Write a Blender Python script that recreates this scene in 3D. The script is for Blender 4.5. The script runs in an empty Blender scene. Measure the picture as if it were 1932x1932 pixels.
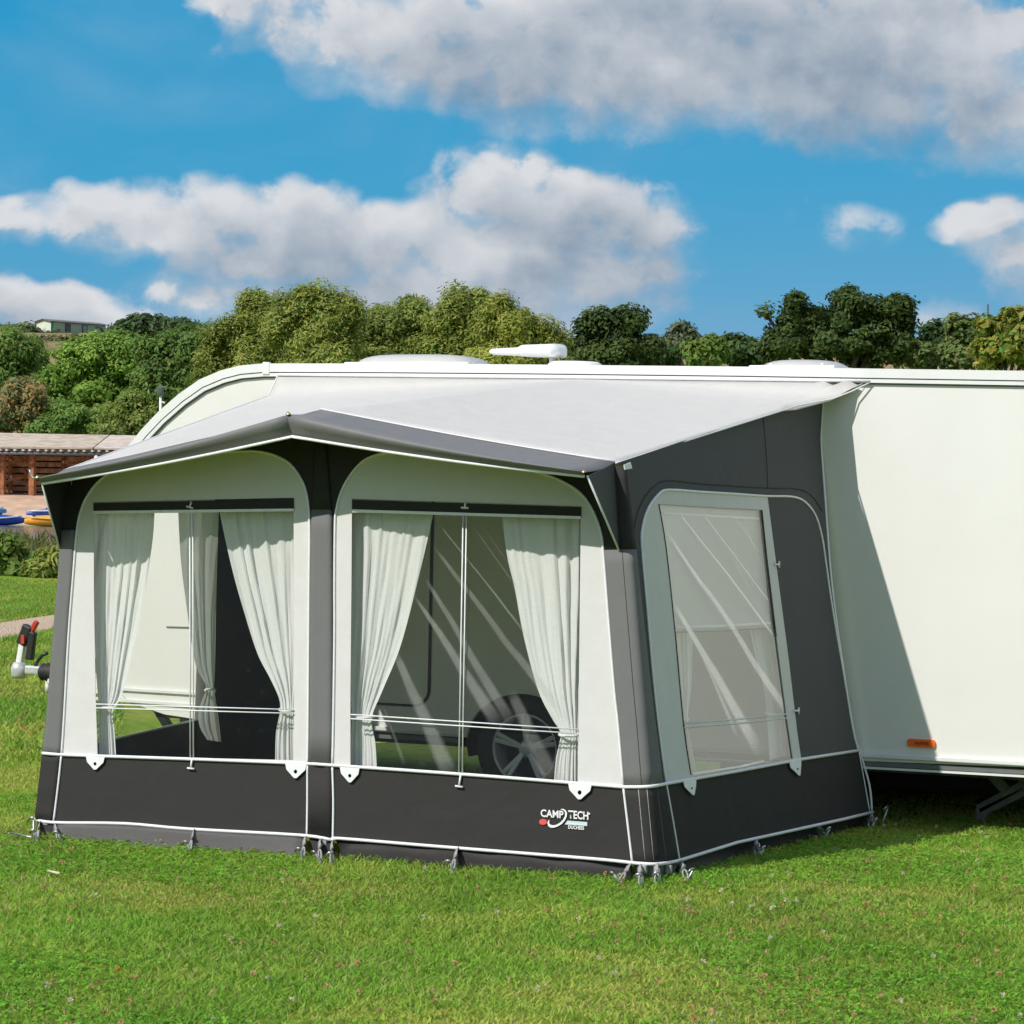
import bpy, bmesh, math, random
import numpy as np
from mathutils import Vector
from mathutils.geometry import tessellate_polygon

random.seed(7)
rng = np.random.default_rng(11)
scene = bpy.context.scene
COL = scene.collection

# ------------------------------------------------------------------ camera
TH = math.radians(24.5); PITCH = -26 / 5400; ROLL = 0.02; FPX = 5400.0
F0 = np.array([-math.sin(TH) * math.cos(PITCH), math.cos(TH) * math.cos(PITCH), math.sin(PITCH)])
R0 = np.array([math.cos(TH), math.sin(TH), 0.0])
U0 = np.cross(R0, F0)
CR = math.cos(ROLL) * R0 + math.sin(ROLL) * U0
CU = -math.sin(ROLL) * R0 + math.cos(ROLL) * U0
EYE = np.array([4.692, -15.180, 1.776])
cam_data = bpy.data.cameras.new('camera')
cam_data.sensor_width = 36; cam_data.lens = 36 * FPX / 1932
cam_data.clip_start = 0.1; cam_data.clip_end = 5000
cam = bpy.data.objects.new('camera', cam_data); COL.objects.link(cam)
from mathutils import Matrix
cam.matrix_world = Matrix(((CR[0], CU[0], -F0[0], EYE[0]), (CR[1], CU[1], -F0[1], EYE[1]),
                           (CR[2], CU[2], -F0[2], EYE[2]), (0, 0, 0, 1)))
scene.camera = cam

# ------------------------------------------------------------------ sun, exposure
SUN_TRAVEL = Vector((0.50, 1.0, -1.06)).normalized()
SUN_EL = math.asin(-SUN_TRAVEL.z)
SUN_AZ = math.atan2(-SUN_TRAVEL.x, -SUN_TRAVEL.y) % (2 * math.pi)
sun_data = bpy.data.lights.new('sun', 'SUN'); sun_data.energy = 4.2
sun_data.angle = math.radians(0.53); sun_data.color = (1.0, 0.962, 0.90)
sun = bpy.data.objects.new('sun', sun_data); COL.objects.link(sun)
sun.rotation_euler = SUN_TRAVEL.to_track_quat('-Z', 'Y').to_euler(); sun.location = (-10, -20, 25)
scene.view_settings.view_transform = 'Standard'; scene.view_settings.look = 'None'
scene.view_settings.exposure = 0.0; scene.view_settings.gamma = 1.0
scene.view_settings.use_curve_mapping = False
scene.render.engine = 'CYCLES'
scene.cycles.max_bounces = 6; scene.cycles.diffuse_bounces = 3; scene.cycles.transparent_max_bounces = 16
scene.cycles.use_adaptive_sampling = True; scene.cycles.adaptive_threshold = .02; scene.cycles.adaptive_min_samples = 24
scene.cycles.caustics_reflective = False; scene.cycles.caustics_refractive = False

# ------------------------------------------------------------------ world: sky and clouds
def pix_dir(x, y):
    return F0 + (x - 966) / FPX * CR - (y - 966) / FPX * CU
def pix_azel(x, y):
    v = pix_dir(x, y); v = v / np.linalg.norm(v)
    return math.degrees(math.atan2(v[0], v[1])), math.degrees(math.asin(v[2]))

world = bpy.data.worlds.new('World'); scene.world = world; world.use_nodes = True
wt = world.node_tree; bg = wt.nodes['Background']

class NG:
    """small helper for building node graphs"""
    def __init__(s, tree): s.t = tree
    def n(s, kind, **kw):
        nd = s.t.nodes.new(kind)
        for k, v in kw.items(): setattr(nd, k, v)
        return nd
    def put(s, sock, v):
        if hasattr(v, 'is_linked') or isinstance(v, bpy.types.NodeSocket): s.t.links.new(v, sock)
        else: sock.default_value = v
    def m(s, op, a, b=0.0, c=None, clamp=False):
        nd = s.n('ShaderNodeMath', operation=op); nd.use_clamp = clamp
        s.put(nd.inputs[0], a); s.put(nd.inputs[1], b)
        if c is not None: s.put(nd.inputs[2], c)
        return nd.outputs[0]
    def ramp(s, v, lo, hi, a=0.0, b=1.0, smooth=True):
        nd = s.n('ShaderNodeMapRange'); nd.clamp = True
        nd.interpolation_type = 'SMOOTHSTEP' if smooth else 'LINEAR'
        s.put(nd.inputs[0], v); s.put(nd.inputs[1], lo); s.put(nd.inputs[2], hi); s.put(nd.inputs[3], a); s.put(nd.inputs[4], b)
        return nd.outputs[0]
    def mix(s, f, a, b):
        nd = s.n('ShaderNodeMix', data_type='RGBA'); nd.clamp_factor = True
        s.put(nd.inputs[0], f); s.put(nd.inputs[6], a); s.put(nd.inputs[7], b)
        return nd.outputs[2]
    def xyz(s, x, y, z):
        nd = s.n('ShaderNodeCombineXYZ'); s.put(nd.inputs[0], x); s.put(nd.inputs[1], y); s.put(nd.inputs[2], z)
        return nd.outputs[0]
    def noise(s, vec, scale, detail=4.0, rough=0.55, dist=0.0, flat=False):
        nd = s.n('ShaderNodeTexNoise')
        if flat: nd.noise_dimensions = '2D'
        s.put(nd.inputs['Vector'], vec)
        nd.inputs['Scale'].default_value = scale; nd.inputs['Detail'].default_value = detail
        nd.inputs['Roughness'].default_value = rough; nd.inputs['Distortion'].default_value = dist
        return nd.outputs[0]

# cloud masses: (x, y, rx, ry, strength) measured against the photograph, turned into azimuth/elevation
BLOBS = [
    (950, 375, 150, 112, 1.1), (1060, 410, 170, 95, 1.25), (1190, 440, 110, 80, 1.1), (1170, 425, 125, 95, .95), (1235, 480, 85, 80, .9), (840, 450, 120, 85, .9),
    (1000, 490, 300, 95, 1.5), (620, 480, 330, 85, 1.3), (330, 440, 260, 60, 1.1), (560, 430, 170, 85, .9), (690, 455, 150, 85, .9), (400, 425, 190, 85, .95), (210, 410, 170, 62, .85), (40, 425, 110, 50, .75),
    (820, 570, 440, 85, 1.2), (480, 560, 220, 60, .9),
    (120, 600, 220, 62, 1.1), (10, 565, 80, 50, .9),
    (500, 10, 160, 90, .9), (640, 70, 170, 95, .9), (820, 95, 270, 125, 1.2), (1200, 85, 420, 175, 1.5), (1620, 110, 440, 180, 1.5),
    (1900, 200, 230, 125, 1.1), (1165, 235, 100, 46, .65),
    (1870, 430, 105, 50, .95), (1950, 480, 130, 85, .9), (1612, 425, 95, 40, .20), (437, 198, 26, 20, .08),
    (1850, 600, 160, 34, .22),
]
def cloud_group():
    g = bpy.data.node_groups.new('cloud_density', 'ShaderNodeTree')
    g.interface.new_socket('Az', in_out='INPUT', socket_type='NodeSocketFloat')
    g.interface.new_socket('El', in_out='INPUT', socket_type='NodeSocketFloat')
    g.interface.new_socket('Density', in_out='OUTPUT', socket_type='NodeSocketFloat')
    g.interface.new_socket('Detail', in_out='OUTPUT', socket_type='NodeSocketFloat')
    q = NG(g); gi = q.n('NodeGroupInput'); go = q.n('NodeGroupOutput')
    az, el = gi.outputs[0], gi.outputs[1]
    # domain warp: billows
    vec = q.xyz(az, q.m('MULTIPLY', el, 1.25), 3.7)
    w1 = q.noise(vec, .50, 2, .5, 0, True); w2 = q.noise(q.xyz(q.m('ADD', az, 40.0), el, 0.0), .50, 2, .5, 0, True)
    az2 = q.m('ADD', az, q.m('MULTIPLY', q.m('SUBTRACT', w1, .5), 1.1))
    el2 = q.m('ADD', el, q.m('MULTIPLY', q.m('SUBTRACT', w2, .5), .8))
    acc = None
    for (x, y, rx, ry, st) in BLOBS:
        a0, e0 = pix_azel(x, y)
        ra = rx / FPX * 57.3; re = ry / FPX * 57.3
        dx = q.m('DIVIDE', q.m('SUBTRACT', az2, a0), ra); dy = q.m('DIVIDE', q.m('SUBTRACT', el2, e0), re)
        d2 = q.m('ADD', q.m('MULTIPLY', dx, dx), q.m('MULTIPLY', dy, dy))
        v = q.m('MULTIPLY', q.m('SUBTRACT', 1.30, d2), st)
        acc = v if acc is None else q.m('SMOOTH_MAX', acc, v, .25)
    # the unseen sky carries similar cumulus, with cover thickened to add ambient light
    gen = q.noise(q.xyz(q.m('MULTIPLY', az, .06), q.m('MULTIPLY', el, .14), 5.0), 1.6, 3, .5, 0, True)
    gen = q.m('MULTIPLY', q.m('SUBTRACT', gen, .32), 7.0)
    dax = q.m('DIVIDE', q.m('ABSOLUTE', q.m('ADD', az, 24.5)), 11.8)
    dey = q.m('DIVIDE', q.m('ABSOLUTE', q.m('SUBTRACT', el, -.5)), 12.0)
    out = q.ramp(q.m('MAXIMUM', dax, dey), .95, 1.3)
    gen = q.m('ADD', q.m('MULTIPLY', gen, out), q.m('MULTIPLY', q.m('SUBTRACT', out, 1.0), 3.0))
    base = q.m('SMOOTH_MAX', acc, gen, .2)
    fine = q.m('SUBTRACT', q.noise(q.xyz(az, q.m('MULTIPLY', el, 1.2), 1.1), .95, 8, .58, .15, True), .5)
    # rounded billows: inverted cell distance
    vo_ = q.n('ShaderNodeTexVoronoi'); vo_.feature = 'SMOOTH_F1'; vo_.voronoi_dimensions = '2D'; vo_.inputs['Scale'].default_value = 1.15; vo_.inputs['Smoothness'].default_value = .5
    q.put(vo_.inputs['Vector'], q.xyz(q.m('ADD', az, q.m('MULTIPLY', fine, .8)), q.m('ADD', q.m('MULTIPLY', el, 1.25), q.m('MULTIPLY', fine, .7)), 2.0))
    puff = q.m('SUBTRACT', .45, vo_.outputs['Distance'])
    dens = q.m('ADD', base, q.m('MULTIPLY', q.m('ADD', q.m('MULTIPLY', fine, 1.45), q.m('MULTIPLY', puff, .60)), q.ramp(base, -.7, .35)))
    g.links.new(dens, go.inputs[0]); g.links.new(fine, go.inputs[1])
    return g
W = NG(wt)
tc = W.n('ShaderNodeTexCoord'); sep = W.n('ShaderNodeSeparateXYZ'); wt.links.new(tc.outputs['Generated'], sep.inputs[0])
az = W.m('MULTIPLY', W.m('ARCTAN2', sep.outputs[0], sep.outputs[1]), 57.29578)
el = W.m('MULTIPLY', W.m('ARCSINE', sep.outputs[2]), 57.29578)
grp = cloud_group()
def dens_at(da, de):
    nd = W.n('ShaderNodeGroup'); nd.node_tree = grp
    W.put(nd.inputs[0], W.m('ADD', az, da)); W.put(nd.inputs[1], W.m('ADD', el, de)); return nd
d0, d1 = dens_at(0, 0), dens_at(-.22, .55)
sky = W.n('ShaderNodeTexSky', sky_type='NISHITA'); sky.sun_disc = False
sky.sun_elevation = SUN_EL; sky.sun_rotation = SUN_AZ
sky.air_density = 1.0; sky.dust_density = 0.0; sky.ozone_density = 4.0; sky.altitude = 300
# the photograph's sky is a deep cyan blue that pales only a little towards the horizon: reshape the channels
ssp = W.n('ShaderNodeSeparateColor'); wt.links.new(sky.outputs[0], ssp.inputs[0]); scm = W.n('ShaderNodeCombineColor')
W.put(scm.inputs[0], W.m('MINIMUM', W.m('MULTIPLY', W.m('POWER', ssp.outputs[0], 2.1), .046), 6.0))
W.put(scm.inputs[1], W.m('MULTIPLY', W.m('POWER', ssp.outputs[1], .32), 2.08))
W.put(scm.inputs[2], W.m('MULTIPLY', W.m('POWER', ssp.outputs[2], .14), 4.65))
SKYBLUE = scm.outputs[0]
lit = W.m('MAXIMUM', W.m('MINIMUM', W.m('SUBTRACT', d0.outputs[0], d1.outputs[0]), 1.2), -1.0)
# crisp sunlit heads, soft dissolving undersides
alpha = W.ramp(d0.outputs[0], -.12, W.ramp(lit, -.25, .55, 1.75, .95))
veil = W.ramp(W.noise(W.xyz(az, W.m('MULTIPLY', el, 1.8), 0.0), .16, 4, .6, .4, True), .42, .90, .0, .14)
alpha = W.m('MAXIMUM', alpha, veil)
thick = W.ramp(d0.outputs[0], .35, 2.2)
broad = W.noise(W.xyz(az, W.m('MULTIPLY', el, 1.6), 21.0), .30, 2, .5, 0, True)
light = W.m('ADD', W.m('MULTIPLY', lit, .40), W.m('ADD', W.m('MULTIPLY', d0.outputs[1], .20), W.m('MULTIPLY', W.m('SUBTRACT', broad, .5), 1.2)))
light = W.m('ADD', light, W.m('SUBTRACT', .66, W.m('MULTIPLY', thick, .36)))
ccol = W.mix(W.ramp(light, .02, 1.05, smooth=False), (2.6, 3.35, 4.3, 1), (7.2, 7.3, 7.55, 1))
final = W.mix(W.m('MULTIPLY', alpha, .97), SKYBLUE, ccol)
wt.links.new(final, bg.inputs[0]); bg.inputs[1].default_value = 0.10
world.cycles.sampling_method = 'MANUAL'; world.cycles.sample_map_resolution = 512

# ------------------------------------------------------------------ geometry helpers
V3 = lambda p: Vector((float(p[0]), float(p[1]), float(p[2])))
def plane_hit(x, y, P, n):
    v = pix_dir(x, y); n = np.array(n, float); t = np.dot(np.array(P, float) - EYE, n) / np.dot(v, n)
    return V3(EYE + v * t)
def at_y(x, y, Y): return plane_hit(x, y, (0, Y, 0), (0, 1, 0))
def at_z(x, y, Z=0.0): return plane_hit(x, y, (0, 0, Z), (0, 0, 1))
FWD = Vector((-math.sin(TH), math.cos(TH), 0)); RGT = Vector((math.cos(TH), math.sin(TH), 0))
def at_d(x, y, D):
    """point at distance D along the viewing axis"""
    v = pix_dir(x, y); return V3(EYE + v * (D / np.dot(v, F0)))

class MB:
    def __init__(s): s.v = []; s.f = []; s.sm = []
    def add(s, verts, faces, smooth=False):
        o = len(s.v); s.v += [tuple(p) for p in verts]
        s.f += [tuple(i + o for i in f) for f in faces]; s.sm += [smooth] * len(faces); return s
    def box(s, c, size, ax=None, bev=0.0):
        c = Vector(c); X, Y, Z = ax if ax else (Vector((1, 0, 0)), Vector((0, 1, 0)), Vector((0, 0, 1)))
        hx, hy, hz = size[0] / 2, size[1] / 2, size[2] / 2
        if bev <= 0:
            vs = [c + X * (a * hx) + Y * (b * hy) + Z * (d * hz) for a in (-1, 1) for b in (-1, 1) for d in (-1, 1)]
            return s.add(vs, [(0, 1, 3, 2), (4, 6, 7, 5), (0, 4, 5, 1), (2, 3, 7, 6), (0, 2, 6, 4), (1, 5, 7, 3)])
        b = min(bev, hx * .9, hy * .9, hz * .9); vs = []; idx = {}
        bm = bmesh.new(); bmesh.ops.create_cube(bm, size=1)
        for v in bm.verts: v.co = Vector((v.co.x * 2 * hx, v.co.y * 2 * hy, v.co.z * 2 * hz))
        bmesh.ops.bevel(bm, geom=bm.edges[:], offset=b, segments=2, affect='EDGES', profile=.6)
        bm.verts.index_update()
        s.add([c + X * v.co.x + Y * v.co.y + Z * v.co.z for v in bm.verts], [[v.index for v in f.verts] for f in bm.faces])
        bm.free(); return s
    def bar(s, a, b, w, h, up=(0, 0, 1), bev=0.0):
        a, b = Vector(a), Vector(b); X = (b - a); L = X.length; X.normalize()
        Y = Vector(up).cross(X)
        if Y.length < 1e-4: Y = Vector((0, 1, 0)).cross(X)
        Y.normalize(); Z = X.cross(Y); return s.box((a + b) / 2, (L, w, h), (X, Y, Z), bev)
    def tube(s, pts, r, n=8, caps=True, closed=False):
        pts = [Vector(p) for p in pts]; k = len(pts); rs = r if isinstance(r, (list, tuple)) else [r] * k
        o = []; prev = None
        for i in range(k):
            if closed: t = pts[(i + 1) % k] - pts[i - 1]
            else: t = pts[min(i + 1, k - 1)] - pts[max(i - 1, 0)]
            t.normalize()
            if prev is None:
                a = Vector((0, 0, 1)) if abs(t.z) < .9 else Vector((1, 0, 0)); u = t.cross(a).normalized()
            else:
                u = (prev - t * prev.dot(t))
                u = u.normalized() if u.length > 1e-6 else t.orthogonal().normalized()
            prev = u; w = t.cross(u)
            o += [pts[i] + (u * math.cos(2 * math.pi * j / n) + w * math.sin(2 * math.pi * j / n)) * rs[i] for j in range(n)]
        fs = []
        for i in range(k if closed else k - 1):
            i2 = (i + 1) % k
            for j in range(n): fs.append((i * n + j, i * n + (j + 1) % n, i2 * n + (j + 1) % n, i2 * n + j))
        if caps and not closed: fs += [tuple(range(n - 1, -1, -1)), tuple((k - 1) * n + j for j in range(n))]
        return s.add(o, fs, True)
    def grid(s, rows, smooth=True, close_u=False):
        n = len(rows); m = len(rows[0]); vs = [p for r in rows for p in r]; fs = []
        for i in range(n - 1):
            for j in range(m if close_u else m - 1):
                j2 = (j + 1) % m; fs.append((i * m + j, i * m + j2, (i + 1) * m + j2, (i + 1) * m + j))
        return s.add(vs, fs, smooth)
    def plate(s, outer, holes=(), n=(0, -1, 0), t=0.004):
        loops = [[Vector(p) for p in outer]] + [[Vector(p) for p in h] for h in holes]
        n = Vector(n).normalized(); flat = [p for l in loops for p in l]
        tris = tessellate_polygon(loops); N = len(flat)
        vs = flat + [p - n * t for p in flat]; fs = [tuple(x) for x in tris] + [tuple(i + N for i in reversed(x)) for x in tris]
        o = 0
        for l in loops:
            k = len(l)
            for i in range(k): a, b = o + i, o + (i + 1) % k; fs.append((a, b, b + N, a + N))
            o += k
        return s.add(vs, fs)
    def lathe(s, c, axis, prof, n=32, cap=False):
        c = Vector(c); A = Vector(axis).normalized(); u = A.orthogonal().normalized(); w = A.cross(u)
        rows = [[c + A * h + (u * math.cos(2 * math.pi * j / n) + w * math.sin(2 * math.pi * j / n)) * r for j in range(n)] for (r, h) in prof]
        s.grid(rows, True, True)
        if cap: o = len(s.v); 
        return s
    def mesh(s, name, recalc=True):
        me = bpy.data.meshes.new(name); me.from_pydata(s.v, [], s.f)
        me.polygons.foreach_set('use_smooth', s.sm); me.update()
        if recalc:
            bm = bmesh.new(); bm.from_mesh(me); bmesh.ops.recalc_face_normals(bm, faces=bm.faces[:]); bm.to_mesh(me); bm.free()
        return me

def link(name, me, mats, parent=None):
    o = bpy.data.objects.new(name, me); COL.objects.link(o)
    for m_ in (mats if isinstance(mats, (list, tuple)) else [mats]): me.materials.append(m_)
    if parent is not None:
        o.parent = parent; w = Vector((0, 0, 0)); q = parent
        while q is not None: w += q.location; q = q.parent
        o.location = -w
    return o
def part(name, mb, mat, parent=None, recalc=True): return link(name, mb.mesh(name, recalc), mat, parent)
def tag(o, label=None, cat=None, group=None, kind=None):
    if label: o['label'] = label
    if cat: o['category'] = cat
    if group: o['group'] = group
    if kind: o['kind'] = kind
    return o
def thing(name, label, cat, loc=(0, 0, 0), group=None):
    o = bpy.data.objects.new(name, None); COL.objects.link(o); o.location = loc; o.empty_display_size = .2
    return tag(o, label, cat, group)

# ------------------------------------------------------------------ materials
MATS = {}
def newmat(name):
    m_ = bpy.data.materials.new(name); m_.use_nodes = True; t = m_.node_tree
    for nd in list(t.nodes): t.nodes.remove(nd)
    q = NG(t); out = q.n('ShaderNodeOutputMaterial'); MATS[name] = m_; return m_, q, out
def principled(q, col, rough=.6, metal=0.0, spec=.5, coat=0.0):
    b = q.n('ShaderNodeBsdfPrincipled'); q.put(b.inputs['Base Color'], col); q.put(b.inputs['Roughness'], rough)
    b.inputs['Metallic'].default_value = metal; b.inputs['Specular IOR Level'].default_value = spec
    b.inputs['Coat Weight'].default_value = coat; return b
def simple(name, col, rough=.6, metal=0.0, spec=.5, var=.12, vscale=6.0, bump=0.0, bscale=30.0, coat=0.0):
    m_, q, out = newmat(name); g = q.n('ShaderNodeTexCoord').outputs['Object']
    nz = q.noise(g, vscale, 5, .6); c = (*col, 1); d_ = tuple(x * (1 - var) for x in col) + (1,); e_ = tuple(min(1, x * (1 + var)) for x in col) + (1,)
    cc = q.mix(q.ramp(nz, .3, .7), d_, e_)
    b = principled(q, cc, q.m('ADD', rough - .06, q.m('MULTIPLY', nz, .12)), metal, spec, coat)
    if bump:
        bp = q.n('ShaderNodeBump'); bp.inputs['Strength'].default_value = bump; bp.inputs['Distance'].default_value = .01
        q.put(bp.inputs['Height'], q.noise(g, bscale, 6, .65)); q.t.links.new(bp.outputs[0], b.inputs['Normal'])
    q.t.links.new(b.outputs[0], out.inputs[0]); return m_
def fabric(name, col, rough=.75, trans=0.0, wr=.35, sheen=.0, stretch=(1, 1, 1), spec=.25):
    """woven coated cloth: weave, soft puckers, faint dirt"""
    m_, q, out = newmat(name); g = q.n('ShaderNodeTexCoord').outputs['Object']
    mp = q.n('ShaderNodeMapping'); q.put(mp.inputs[0], g); mp.inputs['Scale'].default_value = stretch
    soft = q.noise(mp.outputs[0], 2.6, 4, .5, .6); weave = q.noise(g, 420, 2, .6); dirt = q.noise(g, 9, 6, .65)
    k = q.m('ADD', .90, q.m('ADD', q.m('MULTIPLY', dirt, .14), q.m('MULTIPLY', weave, .06)))
    mul = q.n('ShaderNodeMix', data_type='RGBA', blend_type='MULTIPLY'); mul.inputs[0].default_value = 1
    mul.inputs[6].default_value = (*col, 1); cmb = q.n('ShaderNodeCombineColor')
    for i in range(3): q.put(cmb.inputs[i], k)
    q.t.links.new(cmb.outputs[0], mul.inputs[7])
    b = principled(q, mul.outputs[2], rough, 0, spec)
    b.inputs['Sheen Weight'].default_value = sheen
    bp = q.n('ShaderNodeBump'); bp.inputs['Strength'].default_value = wr; bp.inputs['Distance'].default_value = .05
    q.put(bp.inputs['Height'], q.m('ADD', soft, q.m('MULTIPLY', weave, .02))); q.t.links.new(bp.outputs[0], b.inputs['Normal'])
    if trans > 0:
        tr = q.n('ShaderNodeBsdfTranslucent'); q.t.links.new(mul.outputs[2], tr.inputs[0])
        mx = q.n('ShaderNodeMixShader'); mx.inputs[0].default_value = trans
        q.t.links.new(b.outputs[0], mx.inputs[1]); q.t.links.new(tr.outputs[0], mx.inputs[2]); q.t.links.new(mx.outputs[0], out.inputs[0])
    else: q.t.links.new(b.outputs[0], out.inputs[0])
    return m_
def net_cloth(name):
    """thin white net: part see-through, part translucent, with a lacy crumple"""
    m_, q, out = newmat(name); g = q.n('ShaderNodeTexCoord').outputs['Object']
    mp = q.n('ShaderNodeMapping'); q.put(mp.inputs[0], g); mp.inputs['Scale'].default_value = (1, 1, .45)
    cr = q.noise(mp.outputs[0], 26, 5, .65, .5); fn_ = q.noise(g, 160, 3, .7)
    df = principled(q, (.97, .97, .965, 1), .9, 0, .1); tl = q.n('ShaderNodeBsdfTranslucent'); tl.inputs[0].default_value = (.97, .97, .965, 1)
    bp = q.n('ShaderNodeBump'); bp.inputs['Strength'].default_value = .14; bp.inputs['Distance'].default_value = .02
    q.put(bp.inputs['Height'], q.m('ADD', cr, q.m('MULTIPLY', fn_, .25))); q.t.links.new(bp.outputs[0], df.inputs['Normal'])
    a = q.n('ShaderNodeMixShader'); a.inputs[0].default_value = .33; q.t.links.new(df.outputs[0], a.inputs[1]); q.t.links.new(tl.outputs[0], a.inputs[2])
    tr = q.n('ShaderNodeBsdfTransparent'); b = q.n('ShaderNodeMixShader'); q.put(b.inputs[0], q.ramp(fn_, .35, .75, .0, .12))
    q.t.links.new(a.outputs[0], b.inputs[1]); q.t.links.new(tr.outputs[0], b.inputs[2]); q.t.links.new(b.outputs[0], out.inputs[0]); return m_
M_ROOF = fabric('roof_cloth', (.565, .548, .528), .75, .02, .24, spec=.15)
M_GREY = fabric('grey_cloth', (.175, .172, .174), .55, 0, .20, 0, spec=.3)
M_POST = fabric('post_cloth', (.170, .168, .168), .8, 0, .15, 0, spec=.08)
M_SIDE = fabric('slate_cloth', (.090, .090, .094), .75, 0, .20, 0, spec=.12)
M_CHAR = fabric('charcoal_cloth', (.038, .036, .035), .75, 0, .28, 0, spec=.15)
M_CREAM = fabric('cream_cloth', (.705, .69, .675), .8, .10, .16)
M_BLIND = fabric('blind_cloth', (.62, .61, .57), .8, .22, .25)
M_PIPE = simple('white_piping', (.80, .80, .81), .5, var=.05, vscale=40)
M_CURT = net_cloth('net_curtain')
M_WEB = simple('grey_webbing', (.36, .355, .35), .7, var=.2, vscale=60)
M_STEEL = simple('galvanised_steel', (.42, .42, .42), .38, .8, var=.25, vscale=30)
M_BRASS = simple('brass', (.65, .50, .22), .3, .9, var=.15, vscale=80)
M_RUBBER = simple('black_rubber', (.018, .018, .018), .65, var=.25, vscale=20, bump=.1)
M_BLACKP = simple('black_plastic', (.022, .022, .024), .4, var=.2)
M_REDP = simple('red_plastic', (.52, .045, .03), .35, var=.1)
M_CARAVAN = simple('caravan_panel', (.80, .785, .75), .42, var=.015, vscale=2.0, bump=.012, bscale=9)
M_CTRIM = simple('caravan_trim', (.80, .80, .79), .3, var=.03, vscale=4)
M_CGREY = simple('caravan_grey_seal', (.15, .16, .16), .5, var=.1)
M_DARK = simple('light_block_black', (.012, .012, .012), .8, var=.2)
M_CHASS = simple('chassis_galvanised', (.13, .125, .12), .55, .4, var=.3, vscale=12)
M_ALLOY = simple('alloy_wheel', (.72, .72, .73), .35, .25, var=.08)
M_ORANGE = simple('orange_lens', (.95, .17, .02), .2, var=.08, vscale=60)
M_PLASTICCLEAR = None
STREAKS = {}
def pane_mat(name, haze, streaks, axis='x', tintc=(.95, .955, .94), gloss=.55, sheen=.1):
    """clear PVC sheet: see-through, a thin gloss, whitened fold marks (each a line h0,z0 -> h1,z1 widening from w0 to w1)"""
    m_, q, out = newmat(name); g = q.n('ShaderNodeTexCoord').outputs['Object']
    sp = q.n('ShaderNodeSeparateXYZ'); q.put(sp.inputs[0], g)
    h = sp.outputs[0 if axis == 'x' else 1]; z = sp.outputs[2]; sm = None
    wob = q.m('MULTIPLY', q.m('SUBTRACT', q.noise(g, 3.0, 2, .5), .5), .02)
    for (h0, z0, h1, z1, w0, w1, st_) in streaks:
        dh, dz = h1 - h0, z1 - z0; L_ = math.hypot(dh, dz)
        a, b_ = q.m('SUBTRACT', h, h0), q.m('SUBTRACT', z, z0)
        t = q.m('DIVIDE', q.m('ADD', q.m('MULTIPLY', a, dh), q.m('MULTIPLY', b_, dz)), L_ * L_)
        dd = q.m('ABSOLUTE', q.m('ADD', wob, q.m('DIVIDE', q.m('SUBTRACT', q.m('MULTIPLY', a, dz), q.m('MULTIPLY', b_, dh)), L_)))
        wd_ = q.m('ADD', w0, q.m('MULTIPLY', t, w1 - w0))
        mk = q.m('MULTIPLY', q.ramp(dd, wd_, q.m('MULTIPLY', wd_, .35)), q.m('MULTIPLY', q.ramp(t, 0., .15), q.ramp(t, 1.06, .85)))
        mk = q.m('MULTIPLY', mk, st_); sm = mk if sm is None else q.m('MAXIMUM', sm, mk)
    scr = q.ramp(q.noise(g, 16, 8, .72), .56, .82, 0, .05)
    cloud = q.m('MULTIPLY', q.noise(g, 2.2, 3, .5), haze)
    amt = q.m('ADD', scr, cloud)
    if sm is not None: amt = q.m('ADD', amt, q.m('MULTIPLY', sm, q.m('ADD', .6, q.m('MULTIPLY', q.noise(g, 9, 3, .6), .8))))
    tr = q.n('ShaderNodeBsdfTransparent'); tr.inputs[0].default_value = (*tintc, 1)
    df = q.n('ShaderNodeBsdfDiffuse'); df.inputs[0].default_value = (.80, .80, .77, 1)
    tl = q.n('ShaderNodeBsdfTranslucent'); tl.inputs[0].default_value = (.80, .80, .77, 1)
    h0_ = q.n('ShaderNodeMixShader'); h0_.inputs[0].default_value = .45; q.t.links.new(df.outputs[0], h0_.inputs[1]); q.t.links.new(tl.outputs[0], h0_.inputs[2])
    rg = q.n('ShaderNodeBsdfGlossy'); rg.inputs['Roughness'].default_value = .42; rg.inputs[0].default_value = (.95, .95, .93, 1)
    hz = q.n('ShaderNodeMixShader'); hz.inputs[0].default_value = sheen; q.t.links.new(h0_.outputs[0], hz.inputs[1]); q.t.links.new(rg.outputs[0], hz.inputs[2])
    a = q.n('ShaderNodeMixShader'); q.put(a.inputs[0], q.m('MINIMUM', amt, .95))
    q.t.links.new(tr.outputs[0], a.inputs[1]); q.t.links.new(hz.outputs[0], a.inputs[2])
    gl = q.n('ShaderNodeBsdfGlossy'); gl.inputs['Roughness'].default_value = .10
    bp = q.n('ShaderNodeBump'); bp.inputs['Strength'].default_value = .35; bp.inputs['Distance'].default_value = .02
    q.put(bp.inputs['Height'], q.noise(g, 2.4, 3, .5, 1.0)); q.t.links.new(bp.outputs[0], gl.inputs['Normal'])
    fr = q.n('ShaderNodeFresnel'); fr.inputs[0].default_value = 1.40
    b = q.n('ShaderNodeMixShader'); q.put(b.inputs[0], q.m('MULTIPLY', fr.outputs[0], gloss)); q.t.links.new(a.outputs[0], b.inputs[1]); q.t.links.new(gl.outputs[0], b.inputs[2])
    q.t.links.new(b.outputs[0], out.inputs[0]); return m_
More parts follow.
